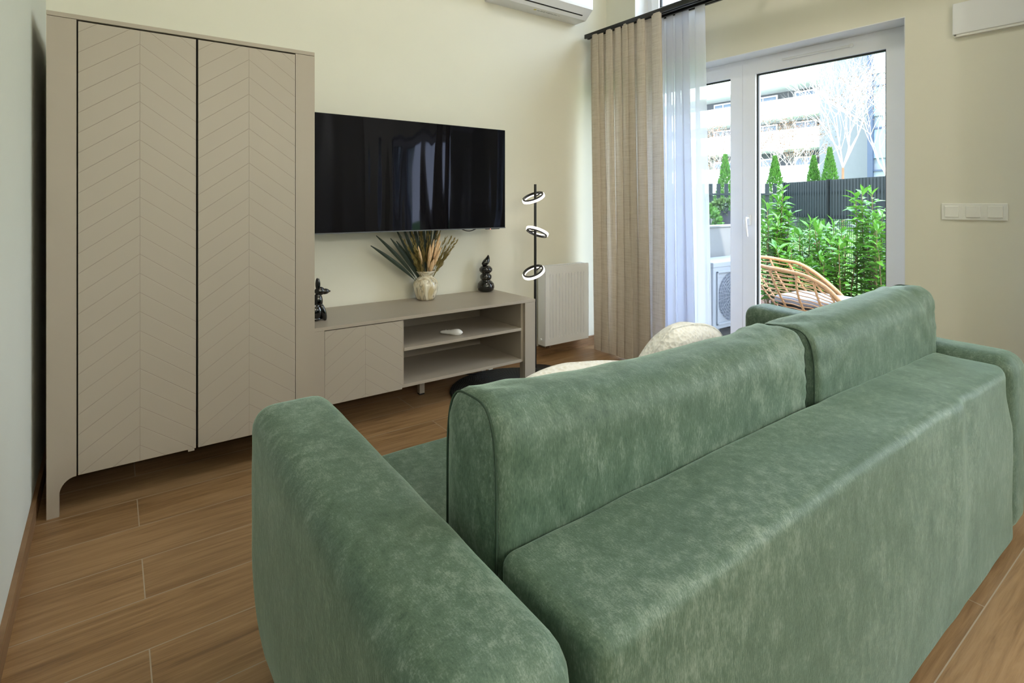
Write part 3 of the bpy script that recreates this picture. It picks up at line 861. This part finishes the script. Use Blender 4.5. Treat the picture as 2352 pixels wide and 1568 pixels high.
# ---------------------------------------------------------------- sofa
def sofa():
    r = thing('sofa', 'large sage green chenille two-seat sofa seen from behind', 'sofa', (1.51, 1.0, 0))
    XL, XR = .508, 2.552
    def base_fn(p, n):
        p = p + n*(.004*fbm(p, 2.5, 2)); return p
    # backrest
    def fn_back(p, n):
        z = p.z
        k = (p.x-XL)/(XR-XL)
        if p.y < .60:   # rear face leans and bellies a touch
            p.y -= .012*math.sin(math.pi*max(0, min(1, (z-.03)/.6)))*math.sin(math.pi*max(0, min(1, k)))
            p.y += .010*math.exp(-((p.x-2.02)/.05)**2)*max(0, min(1, z/.6)) - .010*math.exp(-((p.x-1.93)/.06)**2)*max(0, min(1, z/.6))
        if p.y < .62 and p.x > XR-.14: p.y += .035*((p.x-(XR-.14))/.14)**2*max(0, min(1, (z-.42)/.15))
        if z > .55: p.z += .014*math.sin(math.pi*k) + (p.y-.5)*.03 + .004*fbm(p, 6, 2)
        return p + n*(.003*fbm(p, 5, 2))
    b = bmesh.new(); rbox(b, (XL, .497, .022), (XR, .735, .632), (.028, .024, .024), .03, fn_back)
    bk = obj('backrest', b, M_chen, r, smooth=True, org=(1.5, .6, .3))
    # arms
    def arm(x0, x1, inner):
        def fn(p, n):
            k = (p.y-.5)/1.03
            if p.z > .35: p.z += .040*k*min(1, (p.z-.35)/.2)
            if p.z < .30:
                q = (.30-p.z)/.28; c = (x0+x1)/2
                if inner > 0 and p.x < c: p.x += .040*q*q
                p.y = p.y - (.03*q if p.y > 1.3 else 0)
            return p + n*(.004*fbm(p, 5, 2))
        b = bmesh.new(); rbox(b, (x0, .500, .022), (x1, 1.535, .655), (.056, .060, .060), .03, fn)
        a = obj('armrest', b, M_chen, r, smooth=True, org=((x0+x1)/2, 1.0, .3))
    arm(.280, .486, 1); arm(2.566, 2.752, -1)
    # seat and plinth
    b = bmesh.new(); rbox(b, (XL-.012, .70, .05), (XR+.006, 1.50, .27), .02, .06); obj('base', b, M_chen, r, smooth=True)
    def fs(p, n):
        return p + Vector((0, 0, .012*math.sin(math.pi*(p.y-.74)/.85))) * (1 if p.z > .4 else 0) + n*.003*fbm(p, 5, 2)
    for a, c in ((.486, 1.522), (1.526, 2.556)):
        b = bmesh.new(); rbox(b, (a, .755, .272), (c, 1.57, .455), .045, .04, fs)
        obj('seat_cushion', b, M_chen, r, smooth=True, org=((a+c)/2, 1.1, .35))
    # back cushions
    def cushion(x0, x1, y0, y1, z0, z1, seed, ends):
        def fn(p, n):
            u = (p.x-x0)/(x1-x0); w = (p.z-z0)/(z1-z0); v = (p.y-y0)/(y1-y0)
            uu, ww = max(0, min(1, u)), max(0, min(1, w))
            bel = (math.sin(math.pi*uu)**.5)*(math.sin(math.pi*max(.0, min(1, ww*.9+.08)))**.8)
            side = n.y
            p.y += side*.020*bel*(1 if side > 0 else .55)
            # top sags a bit in the middle, rises to the ends
            if w > .5: p.z += (w-.5)*2*(ends(uu) + .006*fbm((p.x, 0, seed), 5, 2))
            # gathered wrinkles running in from the ends along the top and rear
            for e, d in ((0, uu), (1, 1-uu)):
                dist = d*(x1-x0); amp = .35 if (e == 0 and seed < 2) else 1.0
                if dist < .6:
                    fall = math.exp(-(dist/.20)**2)*max(0, ww-.42)/.58*min(1, dist/.05)
                    rr = fbm((dist*6, (1-ww)*3+v*2, seed+e*3.3), 1.0, 2)
                    p += n*(.0075*amp*fall*math.sin(42*(dist*.62+(1-ww)*.40+v*.12)+rr*6))
            # little tucks along the vertical seam
            for d in (uu, 1-uu):
                dist = d*(x1-x0)
                if dist < .08 and n.y < -.3:
                    p += n*(.0022*math.sin(p.z*150+seed)*math.exp(-(dist/.035)**2))
            return p + n*(.005*fbm(p+Vector((seed, 0, 0)), 3.5, 2))
        b = bmesh.new(); rbox(b, (x0, y0, z0), (x1, y1, z1), (.034, .070, .070), .014, fn)
        c = obj('back_cushion', b, M_chen, r, smooth=True, org=((x0+x1)/2, (y0+y1)/2, (z0+z1)/2))
        # welted seams framing both end panels
        for xe, sg in ((x0+.012, 1), (x1-.012, -1)):
            s = bmesh.new(); pts = []
            cy, cz, hy, hz = (y0+y1)/2, (z0+z1)/2, (y1-y0)/2-.006, (z1-z0)/2-.006
            for k in range(60):
                a = 2*math.pi*k/60; ex = .52
                X, Z = math.cos(a), math.sin(a)
                px_ = cy + hy*math.copysign(abs(X)**ex, X); pz_ = cz + hz*math.copysign(abs(Z)**ex, Z)
                pts.append(fn(Vector((xe, px_, pz_)), Vector((0, 0, 0))))
            tube(s, pts, .0022, 6, closed=True)
            obj('seam', s, M_seam, c, smooth=True)
    cushion(.502, 1.582, .738, .915, .44, .850, 1.0, lambda u: .025*(1-u)+.006*u-.020*math.sin(math.pi*u))
    cushion(1.590, 2.596, .730, .915, .44, .862, 5.0, lambda u: -.014+.034*u)
sofa()

# ---------------------------------------------------------------- throw pillows
def pillow(name, c, w, h, t, rot, m, label, seed=0):
    b = bmesh.new(); n = 26; vm = {}
    M = Matrix.Translation(c) @ rot
    def P(i, j, s):
        u, v = i/n*2-1, j/n*2-1
        # corners pulled in between
        X = u*w/2*(1-.10*(1-abs(v)**2)*abs(u)**3*0 - .07*(v*v)*(1-abs(u))*0); Z = v*h/2
        X *= (1-.30*v*v)**.5*1.06; Z *= (1-.30*u*u)**.5*1.06
        T = t/2*((1-u**4)*(1-v**4))**.5*(1-.25*(u*u+v*v)/2)
        Y = s*T + .006*fbm((X*1, Z*1, seed+s), 7, 2)
        return M @ Vector((X, Y, Z))
    def V(i, j, s):
        edge = i in (0, n) or j in (0, n)
        k = (i, j, 0 if edge else s)
        if k not in vm: vm[k] = b.verts.new(P(i, j, 0 if edge else s))
        return vm[k]
    for s in (-1, 1):
        for i in range(n):
            for j in range(n):
                q = [V(i, j, s), V(i+1, j, s), V(i+1, j+1, s), V(i, j+1, s)]
                b.faces.new(q if s < 0 else q[::-1])
    root = obj(name, b, m, smooth=True, org=c)
    e = bmesh.new(); loop = [P(i, 0, 0) for i in range(n)] + [P(n, j, 0) for j in range(n)] + [P(n-i, n, 0) for i in range(n)] + [P(0, n-j, 0) for j in range(n)]
    tube(e, loop, .004, 6, closed=True); obj('piping', e, m, root, smooth=True, org=c)
    return tag(root, label, 'pillow')
rx = lambda a: Matrix.Rotation(R(a), 4, 'X'); ry = lambda a: Matrix.Rotation(R(a), 4, 'Y'); rz = lambda a: Matrix.Rotation(R(a), 4, 'Z')
pillow('throw_pillow', Vector((1.035, 1.15, .612)), .47, .36, .15, rz(-6) @ rx(34) @ ry(5), M_knit, 'cream textured throw pillow low behind the left back cushion', 2)
pillow('throw_pillow', Vector((1.475, 1.12, .640)), .43, .38, .15, rz(4) @ rx(24) @ ry(15), M_loop, 'ivory cable knit throw pillow propped in front of the gap between back cushions', 6)

# ---------------------------------------------------------------- round mat
bm = bmesh.new(); lathe(bm, [(.001, .012), (.30, .012), (.445, .0115), (.452, .006), (.448, .0), (.001, 0)], (2.12, 2.80, 0), 72, False)
tag(obj('floor_mat', bm, M_rug, smooth=True, org=(2.12, 2.80, 0), auto=40), 'round black braided mat on the floor partly under the media unit', 'rug')

# ================================================================ outdoors
GZ = -.06
struct('terrace_floor', box(3.81, 5.55, -3.5, 6.5, GZ-.1, GZ), M_terr)
struct('garden_lawn', box(5.55, 60, -30, 60, GZ-.12, GZ-.02), M_grass)
o = struct('mulch_bed', box(5.56, 7.9, -3.5, 6.5, GZ-.1, GZ+.01), M_mulch)
bm = bmesh.new(); B(bm, 3.85, 5.75, 3.25, 3.42, GZ, .955, .004); B(bm, 3.85, 5.76, 3.24, 3.43, .955, .972, .003)
tag(obj('partition_wall', bm, M_concrete, org=(4.8, 3.3, GZ)), 'low smooth grey concrete wall on the terrace behind the outdoor unit', 'wall', kind='structure')

def outdoor_unit():
    x0, x1, y0, y1, z0, z1 = 4.39, 5.17, 2.90, 3.20, .05, .66
    r = thing('outdoor_unit', 'white outdoor air conditioning unit with fan grille on the terrace', 'air conditioner', ((x0+x1)/2, 3.05, GZ))
    obj('casing', box(x0, x1, y0, y1, z0, z1, .008), M_outw, r)
    obj('lid', box(x0-.004, x1+.004, y0-.004, y1+.004, z1-.045, z1+.004, .006), M_outw, r)
    b = bmesh.new(); cx, cz = x0+.30, (z0+z1)/2-.02
    for q in ((.03, .045, 0, 0), ):
        w, h = .25, .245
        B(b, cx-w, cx+w, y0-.014, y0-.001, cz-h, cz-h+.016, .003); B(b, cx-w, cx+w, y0-.014, y0-.001, cz+h-.016, cz+h, .003)
        B(b, cx-w, cx-w+.016, y0-.014, y0-.001, cz-h, cz+h, .003); B(b, cx+w-.016, cx+w, y0-.014, y0-.001, cz-h, cz+h, .003)
    obj('grille_frame', b, M_outw, r)
    b = bmesh.new()
    for k in range(1, 9):
        rr = .026*k
        tube(b, [(cx+rr*math.cos(a*math.pi/16), y0-.010, cz+rr*math.sin(a*math.pi/16)) for a in range(32)], .0018, 5, closed=True)
    for k in range(16):
        a = k*math.pi/8; tube(b, [(cx+.02*math.cos(a), y0-.008, cz+.02*math.sin(a)), (cx+.225*math.cos(a+.5), y0-.008, cz+.225*math.sin(a+.5))], .0018, 5)
    for k in range(15):
        zz = cz-.22+k*.0315
        if abs(zz-cz) < .24: tube(b, [(cx-.235, y0-.006, zz), (cx+.235, y0-.006, zz)], .0015, 4)
    obj('fan_grille', b, M_outw, r)
    b = bmesh.new(); lathe(b, [(.001, 0), (.22, 0), (.225, .002)], (0, 0, 0), 40, False, Matrix.Translation((cx, y0-.0015, cz)) @ Matrix.Rotation(R(90), 4, 'X')); obj('fan_opening', b, M_grille, r)
    for xx in (x0+.08, x1-.14): obj('foot', box(xx, xx+.05, y0+.02, y1-.02, GZ, z0, .002), M_concrete, r)
outdoor_unit()

def rattan_chair():
    r = thing('rattan_chair', 'honey coloured open weave rattan armchair with pale seat pad on the terrace', 'chair', (4.9, 2.3, GZ))
    ctrl = [(4.62,1.86,.36),(4.62,1.96,.461),(4.62,2.05,.536),(4.62,2.18,.596),(4.62,2.31,.622),(4.63,2.55,.645),(4.72,2.74,.67),(4.93,2.83,.69),(5.13,2.79,.675),(5.21,2.66,.65),(5.22,2.54,.634),(5.22,2.40,.567),(5.22,2.28,.48),(5.21,2.18,.40),(5.20,2.12,.34)]
    low = [(4.70, 1.86, .30), (4.67, 1.98, .285), (4.66, 2.14, .28), (4.67, 2.30, .28), (4.72, 2.44, .28), (4.82, 2.54, .28), (4.94, 2.57, .28), (5.05, 2.53, .28), (5.13, 2.42, .28), (5.17, 2.28, .28), (5.17, 2.20, .28), (5.16, 2.14, .285), (5.14, 2.08, .30)]
    def interp(P, u):
        u *= len(P)-1; i = min(int(u), len(P)-2); f = u-i
        p = [Vector(P[max(0, min(len(P)-1, i+k))]) for k in (-1, 0, 1, 2)]
        return .5*((2*p[1]) + (-p[0]+p[2])*f + (2*p[0]-5*p[1]+4*p[2]-p[3])*f*f + (-p[0]+3*p[1]-3*p[2]+p[3])*f**3)
    N = 60
    b = bmesh.new(); tube(b, [interp(ctrl, i/N) for i in range(N+1)], .017, 10); obj('top_rim', b, M_rattan, r, smooth=True)
    b = bmesh.new(); tube(b, [interp(low, i/N) for i in range(N+1)] , .014, 8); tube(b, [Vector(low[0]), Vector((4.90, 1.93, .29)), Vector(low[-1])], .014, 8)
    B(b, 4.71, 5.13, 1.97, 2.45, .272, .284); obj('seat_ring', b, M_rattan, r, smooth=True)
    def surf(u, v):
        a, c = interp(ctrl, u), interp(low, u)
        m_ = a.lerp(c, v); out = (a+c)/2 - Vector((4.92, 2.2, .45)); out.z = 0
        return m_ + out.normalized()*.035*math.sin(math.pi*v)
    for k in range(13):
        u = .035+.93*k/12; b = bmesh.new(); sgn = .06*math.tanh((u-.5)*6)
        for d in (-.0016, .0016):
            tube(b, [surf(min(1, max(0, u+sgn*(v/6)*1.2+d)), v/6) for v in range(7)], .0075, 6)
        obj('rib', b, M_rattan, r, smooth=True)
    for k in range(1, 10):
        v = k/10; b = bmesh.new()
        tube(b, [surf(i/N, v)+Vector((0, 0, .003*math.sin(i*1.3))) for i in range(N+1)], .0048, 5); obj('weave_strand', b, M_rattan, r, smooth=True)
    def fs(p, n): return p
    b = bmesh.new(); rbox(b, (4.69, 1.92, .335), (5.14, 2.50, .400), .025, .05); obj('seat_pad', b, M_seatc, r, smooth=True)
    b = bmesh.new(); B(b, 4.71, 5.12, 1.95, 2.47, .286, .333); obj('pad_base', b, M_black, r)
    for x, y in ((4.72, 1.98), (5.12, 2.1), (4.76, 2.42), (5.08, 2.42)):
        b = bmesh.new(); tube(b, [(x, y, .275), (x+(x-4.92)*.15, y+(y-2.15)*.15, GZ)], .010, 8); obj('leg', b, M_black, r, smooth=True)
rattan_chair()

# --- laurel shrubs
def leaf(b, p, d, up, L, w):
    s = d.cross(up).normalized(); u2 = s.cross(d).normalized()
    pts = [(0, 0, 0), (.3, .8, .06), (.6, 1, .03), (1.0, 0, -.10)]
    c = [b.verts.new(p+d*L*t+u2*L*(z)) for t, _, z in pts]
    l = [b.verts.new(p+d*L*t+s*w*k+u2*(L*z+w*.25)) for t, k, z in pts[1:3]]
    rr = [b.verts.new(p+d*L*t-s*w*k+u2*(L*z+w*.25)) for t, k, z in pts[1:3]]
    for q in ((c[0], l[0], c[1]), (c[1], l[0], l[1], c[2]), (c[2], l[1], c[3]), (c[0], c[1], rr[0]), (c[1], c[2], rr[1], rr[0]), (c[2], c[3], rr[1])): b.faces.new(q)
def laurel(x, y, h, spread, nst, label, seed):
    rd = random.Random(seed); r = thing('laurel_shrub', label, 'shrub', (x, y, GZ), 'laurel shrubs in the bed behind the terrace')
    sb = bmesh.new(); lb = bmesh.new()
    for k in range(nst):
        a = rd.uniform(0, 6.28); hh = h*rd.uniform(.72, 1.0) if k else h
        top = Vector((x+math.cos(a)*spread*rd.uniform(.3, 1), y+math.sin(a)*spread*rd.uniform(.3, 1), GZ+hh)); bs = Vector((x+math.cos(a)*.05, y+math.sin(a)*.05, GZ))
        if k == 0: top.x, top.y = x, y
        tube(sb, [bs, bs.lerp(top, .5)+Vector((rd.uniform(-.03, .03), rd.uniform(-.03, .03), 0)), top], [.008, .006, .003], 5)
        n = int(hh*48)
        for i in range(n):
            t = .12+.88*(i/n)**.85; p = bs.lerp(top, t); az = i*2.4+a
            el = rd.uniform(-.1, .5)+(.7 if i > n-4 else 0)
            d = Vector((math.cos(az)*math.cos(el), math.sin(az)*math.cos(el), math.sin(el)))
            L = rd.uniform(.10, .17)
            leaf(lb, p, d, Vector((rd.uniform(-.5, .5), rd.uniform(-.5, .5), 1)).normalized(), L, L*.155)
    obj('stems', sb, M_stem, r); obj('foliage', lb, M_laurel, r)
lsp = [(6.20, 3.20, 1.44, .12, 6, 'tall glossy laurel shrub with its tip left of the fence corner'), (6.05, 3.30, 1.22, .16, 7, 'bushy laurel shrub right against the door post'), (6.25, 2.92, 1.02, .20, 6, 'laurel shrub above the back rim of the rattan chair'),
       (6.30, 2.70, 1.04, .20, 7, 'laurel shrub below the gap where the wire mesh shows'), (5.95, 2.98, .78, .20, 7, 'small laurel shrub low behind the chair back'), (6.45, 3.35, 1.0, .2, 6, 'rear laurel shrub beside the door post'),
       (6.15, 2.36, 1.38, .10, 6, 'tallest laurel shrub on the right with its tip before the fence'), (6.10, 2.16, 1.16, .16, 8, 'laurel shrub touching the right door stile'), (6.05, 2.48, .86, .20, 8, 'laurel shrub filling the base right of the chair'),
       (6.65, 2.42, 1.12, .2, 7, 'rearmost laurel shrub on the right'), (6.75, 3.05, .98, .22, 7, 'rear laurel shrub in front of the wire mesh'), (5.95, 2.68, .72, .18, 6, 'lowest laurel shrub just above the chair rim')]
for i, a in enumerate(lsp): laurel(*a, 100+i)

# --- grass tufts by the mulch
def tuft(x, y, h, label, seed):
    rd = random.Random(seed); b = bmesh.new()
    for k in range(46):
        a = rd.uniform(0, 6.28); l = h*rd.uniform(.6, 1.1); d = Vector((math.cos(a), math.sin(a), 0)); s = Vector((-d.y, d.x, 0))*.006
        p = [Vector((x, y, GZ)), Vector((x, y, GZ))+d*l*.3+Vector((0, 0, l*.6)), Vector((x, y, GZ))+d*l*.65+Vector((0, 0, l*.62)), Vector((x, y, GZ))+d*l*.95+Vector((0, 0, l*.35))]
        v = [(b.verts.new(q-s*(1-.3*i)), b.verts.new(q+s*(1-.3*i))) for i, q in enumerate(p)]
        for (a1, a2), (c1, c2) in zip(v, v[1:]): b.faces.new((a1, a2, c2, c1))
    tag(obj('ornamental_grass', b, M_yellowg, org=(x, y, GZ)), label, 'plant')
tuft(6.0, 2.12, .34, 'variegated grass tuft beside the rattan chair front', 1)
tuft(5.95, 1.78, .34, 'yellow grass tuft on the mulch near the door stile', 2)

# --- anthracite fence
def fence_panel(A, Bp, ztop, zmid, slat, gap, label, mesh=True, nm='fence_panel'):
    A, Bp = Vector((*A, 0)), Vector((*Bp, 0)); d = (Bp-A); L = d.length; d.normalize(); nn = Vector((-d.y, d.x, 0))
    M = Matrix(((d.x, nn.x, 0, A.x), (d.y, nn.y, 0, A.y), (0, 0, 1, 0), (0, 0, 0, 1)))
    r = thing(nm, label, 'fence', A.lerp(Bp, .5)+Vector((0, 0, GZ)), 'anthracite garden fence panels')
    b = bmesh.new(); x = 0.04
    while x+slat < L-.02:
        B(b, x, x+slat, -.012, .012, zmid, ztop, 0, M); x += slat+gap
    B(b, 0, L, .014, .034, ztop-.24, ztop-.20, 0, M); B(b, 0, L, .014, .034, zmid+.03, zmid+.07, 0, M)
    obj('slats', b, M_anth, r)
    if mesh:
        b = bmesh.new(); x = .03
        while x < L:
            B(b, x, x+.006, -.04, -.034, GZ, zmid+.02, 0, M); x += .05
        z = GZ+.1
        while z < zmid+.02:
            B(b, 0, L, -.046, -.040, z, z+.006, 0, M); z += .2
        for z in (zmid-.02, zmid-.06, zmid-.10): B(b, 0, L, -.075, -.069, z, z+.006, 0, M)
        obj('wire_mesh', b, M_anth, r)
    obj('post', box(-.03, .03, -.03, .03, GZ, ztop+.01, .003, M), M_anth, r)
    obj('post', box(L-.03, L+.03, -.03, .03, GZ, ztop+.01, .003, M), M_anth, r)
fp = [(10.74, 5.51), (9.95, 4.33), (9.16, 3.15), (8.37, 1.97)]
ft = ['anthracite dense slat fence panel farthest along, just right of the open slats', 'anthracite dense slat fence panel in the middle behind the laurels', 'anthracite dense slat fence panel nearest the right door stile']
for i in range(3): fence_panel(fp[i], fp[i+1], 1.60, .93, .050, .026, ft[i])
fence_panel((11.25, 5.73), (10.45, 6.33), 1.60, .55, .075, .085, 'open slat fence section showing thuja between its slats, right pane', False)
fence_panel((10.45, 6.33), (9.55, 7.02), 1.60, .55, .075, .085, 'open slat fence section in the narrow left pane', False)
fence_panel((9.55, 7.02), (8.6, 7.75), 1.60, .55, .075, .085, 'open slat fence section behind the sheer curtain', False)
tag(obj('bollard', box(8.62, 8.72, 3.02, 3.12, GZ, 1.235, .005), M_anth, org=(8.67, 3.07, GZ)), 'short dark square post in front of the fence', 'post')

# --- thujas
def thuja(px, Y_over_X, depth, ztop, w, label, seed):
    t = (px-1176)/1250; X = (.806*t+.592)*depth; Y = (-.592*t+.806)*depth
    rd = random.Random(seed); r = thing('thuja_tree', label, 'tree', (X, Y, GZ), 'conical thujas behind the fence')
    b = bmesh.new(); tube(b, [(X, Y, GZ), (X, Y, GZ+.35)], .03, 6); obj('trunk', b, M_barkb, r)
    b = bmesh.new(); H = ztop-GZ
    for k in range(6500):
        u = rd.random()**.8; z = GZ+.15+(H-.15)*u; rr = w*.5*min(1, (1-u)*1.25+.03)*(1 if u > .1 else .7)
        a = rd.uniform(0, 6.28); q = rr*math.sqrt(rd.uniform(.35, 1))
        p = Vector((X+math.cos(a)*q, Y+math.sin(a)*q, z)); d = Vector((math.cos(a)*.5, math.sin(a)*.5, .8)).normalized()
        L = rd.uniform(.035, .075); s = Vector((-math.sin(a), math.cos(a), 0)).lerp(d.cross(Vector((rd.uniform(-1, 1), rd.uniform(-1, 1), 0))), .5)*L*.35
        v = [b.verts.new(x) for x in (p, p+d*L*.5+s, p+d*L, p+d*L*.5-s)]; b.faces.new(v)
    obj('foliage', b, M_thuja, r)
thuja(1665, 0, 12.6, 2.29, .80, 'thuja seen through the narrow left pane', 1)
thuja(1779, 0, 12.4, 2.24, .84, 'thuja just right of the dark gasket in the main pane', 2)
thuja(1868, 0, 12.8, 2.28, .76, 'shorter thuja of the pair above the dense fence', 3)
thuja(1905, 0, 12.3, 2.42, .80, 'taller thuja of the pair above the dense fence', 4)

def shrub_ball(c, rad, m, n, rd, b, zs=1):
    for k in range(n):
        d = Vector((rd.gauss(0, 1), rd.gauss(0, 1), rd.gauss(0, 1))).normalized(); p = c+Vector((d.x*rad, d.y*rad, d.z*rad*zs))*rd.uniform(.75, 1)
        s = d.cross(Vector((rd.gauss(0, 1), rd.gauss(0, 1), rd.gauss(0, 1)))).normalized()*.018; L = .05
        b.faces.new([b.verts.new(x) for x in (p, p+d*L*.5+s, p+d*L, p+d*L*.5-s)])
rd = random.Random(5)
r = thing('potted_boxwood', 'clipped boxwood in a tall dark planter behind the concrete wall', 'potted plant', (6.02, 3.78, GZ))
b = bmesh.new(); lathe(b, [(.001, 0), (.13, 0), (.19, .95), (.20, 1.17), (.18, 1.17), (.17, 1.10), (.001, 1.10)], (6.02, 3.78, GZ), 28, False); obj('planter', b, M_pot, r)
b = bmesh.new(); shrub_ball(Vector((6.02, 3.78, 1.13)), .20, M_box, 900, rd, b, .55); obj('foliage', b, M_box, r)
b = bmesh.new(); shrub_ball(Vector((5.62, 3.85, .95)), .20, M_box, 1000, rd, b, 1.2); tube(b, [(5.62, 3.85, GZ), (5.62, 3.85, .9)], .03, 6)
tag(obj('evergreen_shrub', b, M_thuja, org=(5.62, 3.85, GZ)), 'small feathery evergreen shrub left of the dark planter', 'shrub')

# --- bare trees with pale twigs
def bare_tree(px, depth, H, label, seed, m, lean=0, leaves=0, spread=1.0, fork=.25):
    t = (px-1176)/1250; X = (.806*t+.592)*depth; Y = (-.592*t+.806)*depth
    rd = random.Random(seed); r = thing('bare_tree', label, 'tree', (X, Y, GZ)); b = bmesh.new(); lf = bmesh.new()
    tk = bmesh.new(); base = Vector((X, Y, GZ)); tp = base+Vector((0, 0, H*fork)); tube(tk, [base, base.lerp(tp, .5)+Vector((.03, .02, 0)), tp], [.05, .04, .03], 7); obj('trunk', tk, M_barkb, r)
    def grow(p, d, L, rad, lev):
        pts = [p]; q = p
        for i in range(3):
            d = (d+Vector((rd.gauss(0, .13), rd.gauss(0, .13), rd.gauss(0, .08)+.05))).normalized(); q = q+d*L/3; pts.append(q)
        tube(b, pts, [rad, rad*.85, rad*.7, rad*.5], 4, cap=False)
        if lev >= 2 and leaves:
            for _ in range(leaves*2 if lev > 3 else 1):
                c = pts[rd.randrange(1, 4)]+Vector((rd.gauss(0, .05), rd.gauss(0, .05), rd.gauss(0, .05))); s = .020
                u = Vector((rd.gauss(0, 1), rd.gauss(0, 1), rd.gauss(0, 1))).normalized()*s; w = u.cross(Vector((rd.gauss(0, 1), rd.gauss(0, 1), 1))).normalized()*s*.6
                lf.faces.new([lf.verts.new(x) for x in (c, c+u+w, c+u*2, c+u-w)])
        if lev == 4: return
        for k in range(3):
            a = rd.uniform(0, 6.28); nd = (d*1.0+Vector((math.cos(a), math.sin(a), rd.uniform(-.1, .3)))*.62*spread).normalized()
            grow(pts[rd.choice((1, 2, 3, 3))], nd, L*rd.uniform(.62, .85), rad*.5, lev+1)
    for k in range(7):
        a = k*.9+rd.uniform(-.3, .3); grow(tp, Vector((math.cos(a)*.55*spread, math.sin(a)*.55*spread, 1)).normalized(), H*.24, .019, 0)
    obj('branches', b, m, r)
    if leaves: obj('dry_leaves', lf, M_deadleaf, r)
bare_tree(1935, 15.0, 6.2, 'bare pale multi-branched tree rising behind the taller thujas', 21, M_bark, leaves=0, spread=.85, fork=.36)
bare_tree(2035, 14.5, 5.0, 'bare tree with a few brown leaves at the right edge of the pane', 5, M_bark, leaves=1, fork=.4)
bare_tree(1800, 17.5, 4.6, 'bare tree with brown dry leaves in front of the white balconies', 33, M_bark, leaves=3, spread=1.2, fork=.34)
bare_tree(1655, 19, 4.4, 'bare leafy tree above the thuja in the left pane', 12, M_bark, leaves=3, spread=1.2, fork=.34)

# --- apartment buildings
def apartment():
    r = thing('apartment_building', 'white apartment block with long stepped balcony parapets beyond the garden', 'building', (29, 18, GZ))
    XF = 27.0; Y0, Y1 = 12.3, 34
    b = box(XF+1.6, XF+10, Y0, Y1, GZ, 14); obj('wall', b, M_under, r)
    for z0, z1 in ((1.6, 3.05), (3.85, 4.85), (5.45, 6.40), (7.05, 9.4), (10.2, 11.6), (12.4, 14)):
        bb = bmesh.new(); B(bb, XF, XF+.25, Y0, Y1, z0, z1, .02); B(bb, XF+.25, XF+1.6, Y0, Y1, z0, z0+.2); B(bb, XF, XF+1.6, Y0-.2, Y0, z0, z1)
        obj('balcony', bb, M_facade, r)
    for z in (3.05, 4.87, 6.42, 9.5):
        for y, w in ((13.0, 1.1), (15.0, 1.6), (17.6, 1.2), (20.0, 1.8), (23.5, 1.4), (26.5, 1.6)):
            f = obj('window', box(XF+1.52, XF+1.6, y, y+w, z-.9, z+.52), M_white, r); obj('pane', box(XF+1.50, XF+1.52, y+.08, y+w/2-.04, z-.8, z+.44), M_winglass, f); obj('pane', box(XF+1.50, XF+1.52, y+w/2+.04, y+w-.08, z-.8, z+.44), M_winglass, f)
    obj('end_wall', box(XF-.2, XF+8, 9.6, Y0-.21, GZ, 14), M_facadeg, r, label='plain grey end wall')
apartment()
def tower():
    X = 25.5
    r = thing('office_building', 'pale glazed building with blue grid frames behind the bare tree', 'building', (X+3, 7, GZ))
    obj('wall', box(X+.1, X+8, 1.0, 9.55, GZ, 15), M_toww, r)
    for i in range(6):
        for j in range(8):
            y = 2.0+i*1.25; z = .8+j*1.75
            obj('window', box(X+.02, X+.12, y+.06, y+1.17, z+.5, z+1.69), M_winglass if (i*3+j) % 3 else M_toww, r)
    b = bmesh.new()
    for i in range(7): B(b, X-.05, X+.02, 1.96+i*1.25, 2.04+i*1.25, GZ, 15)
    for j in range(9): B(b, X-.04, X+.03, 1.0, 9.5, .75+j*1.75, .82+j*1.75)
    B(b, X-.1, X+.05, 9.35, 9.55, GZ, 15)
    obj('frame_grid', b, M_blueframe, r)
tower()
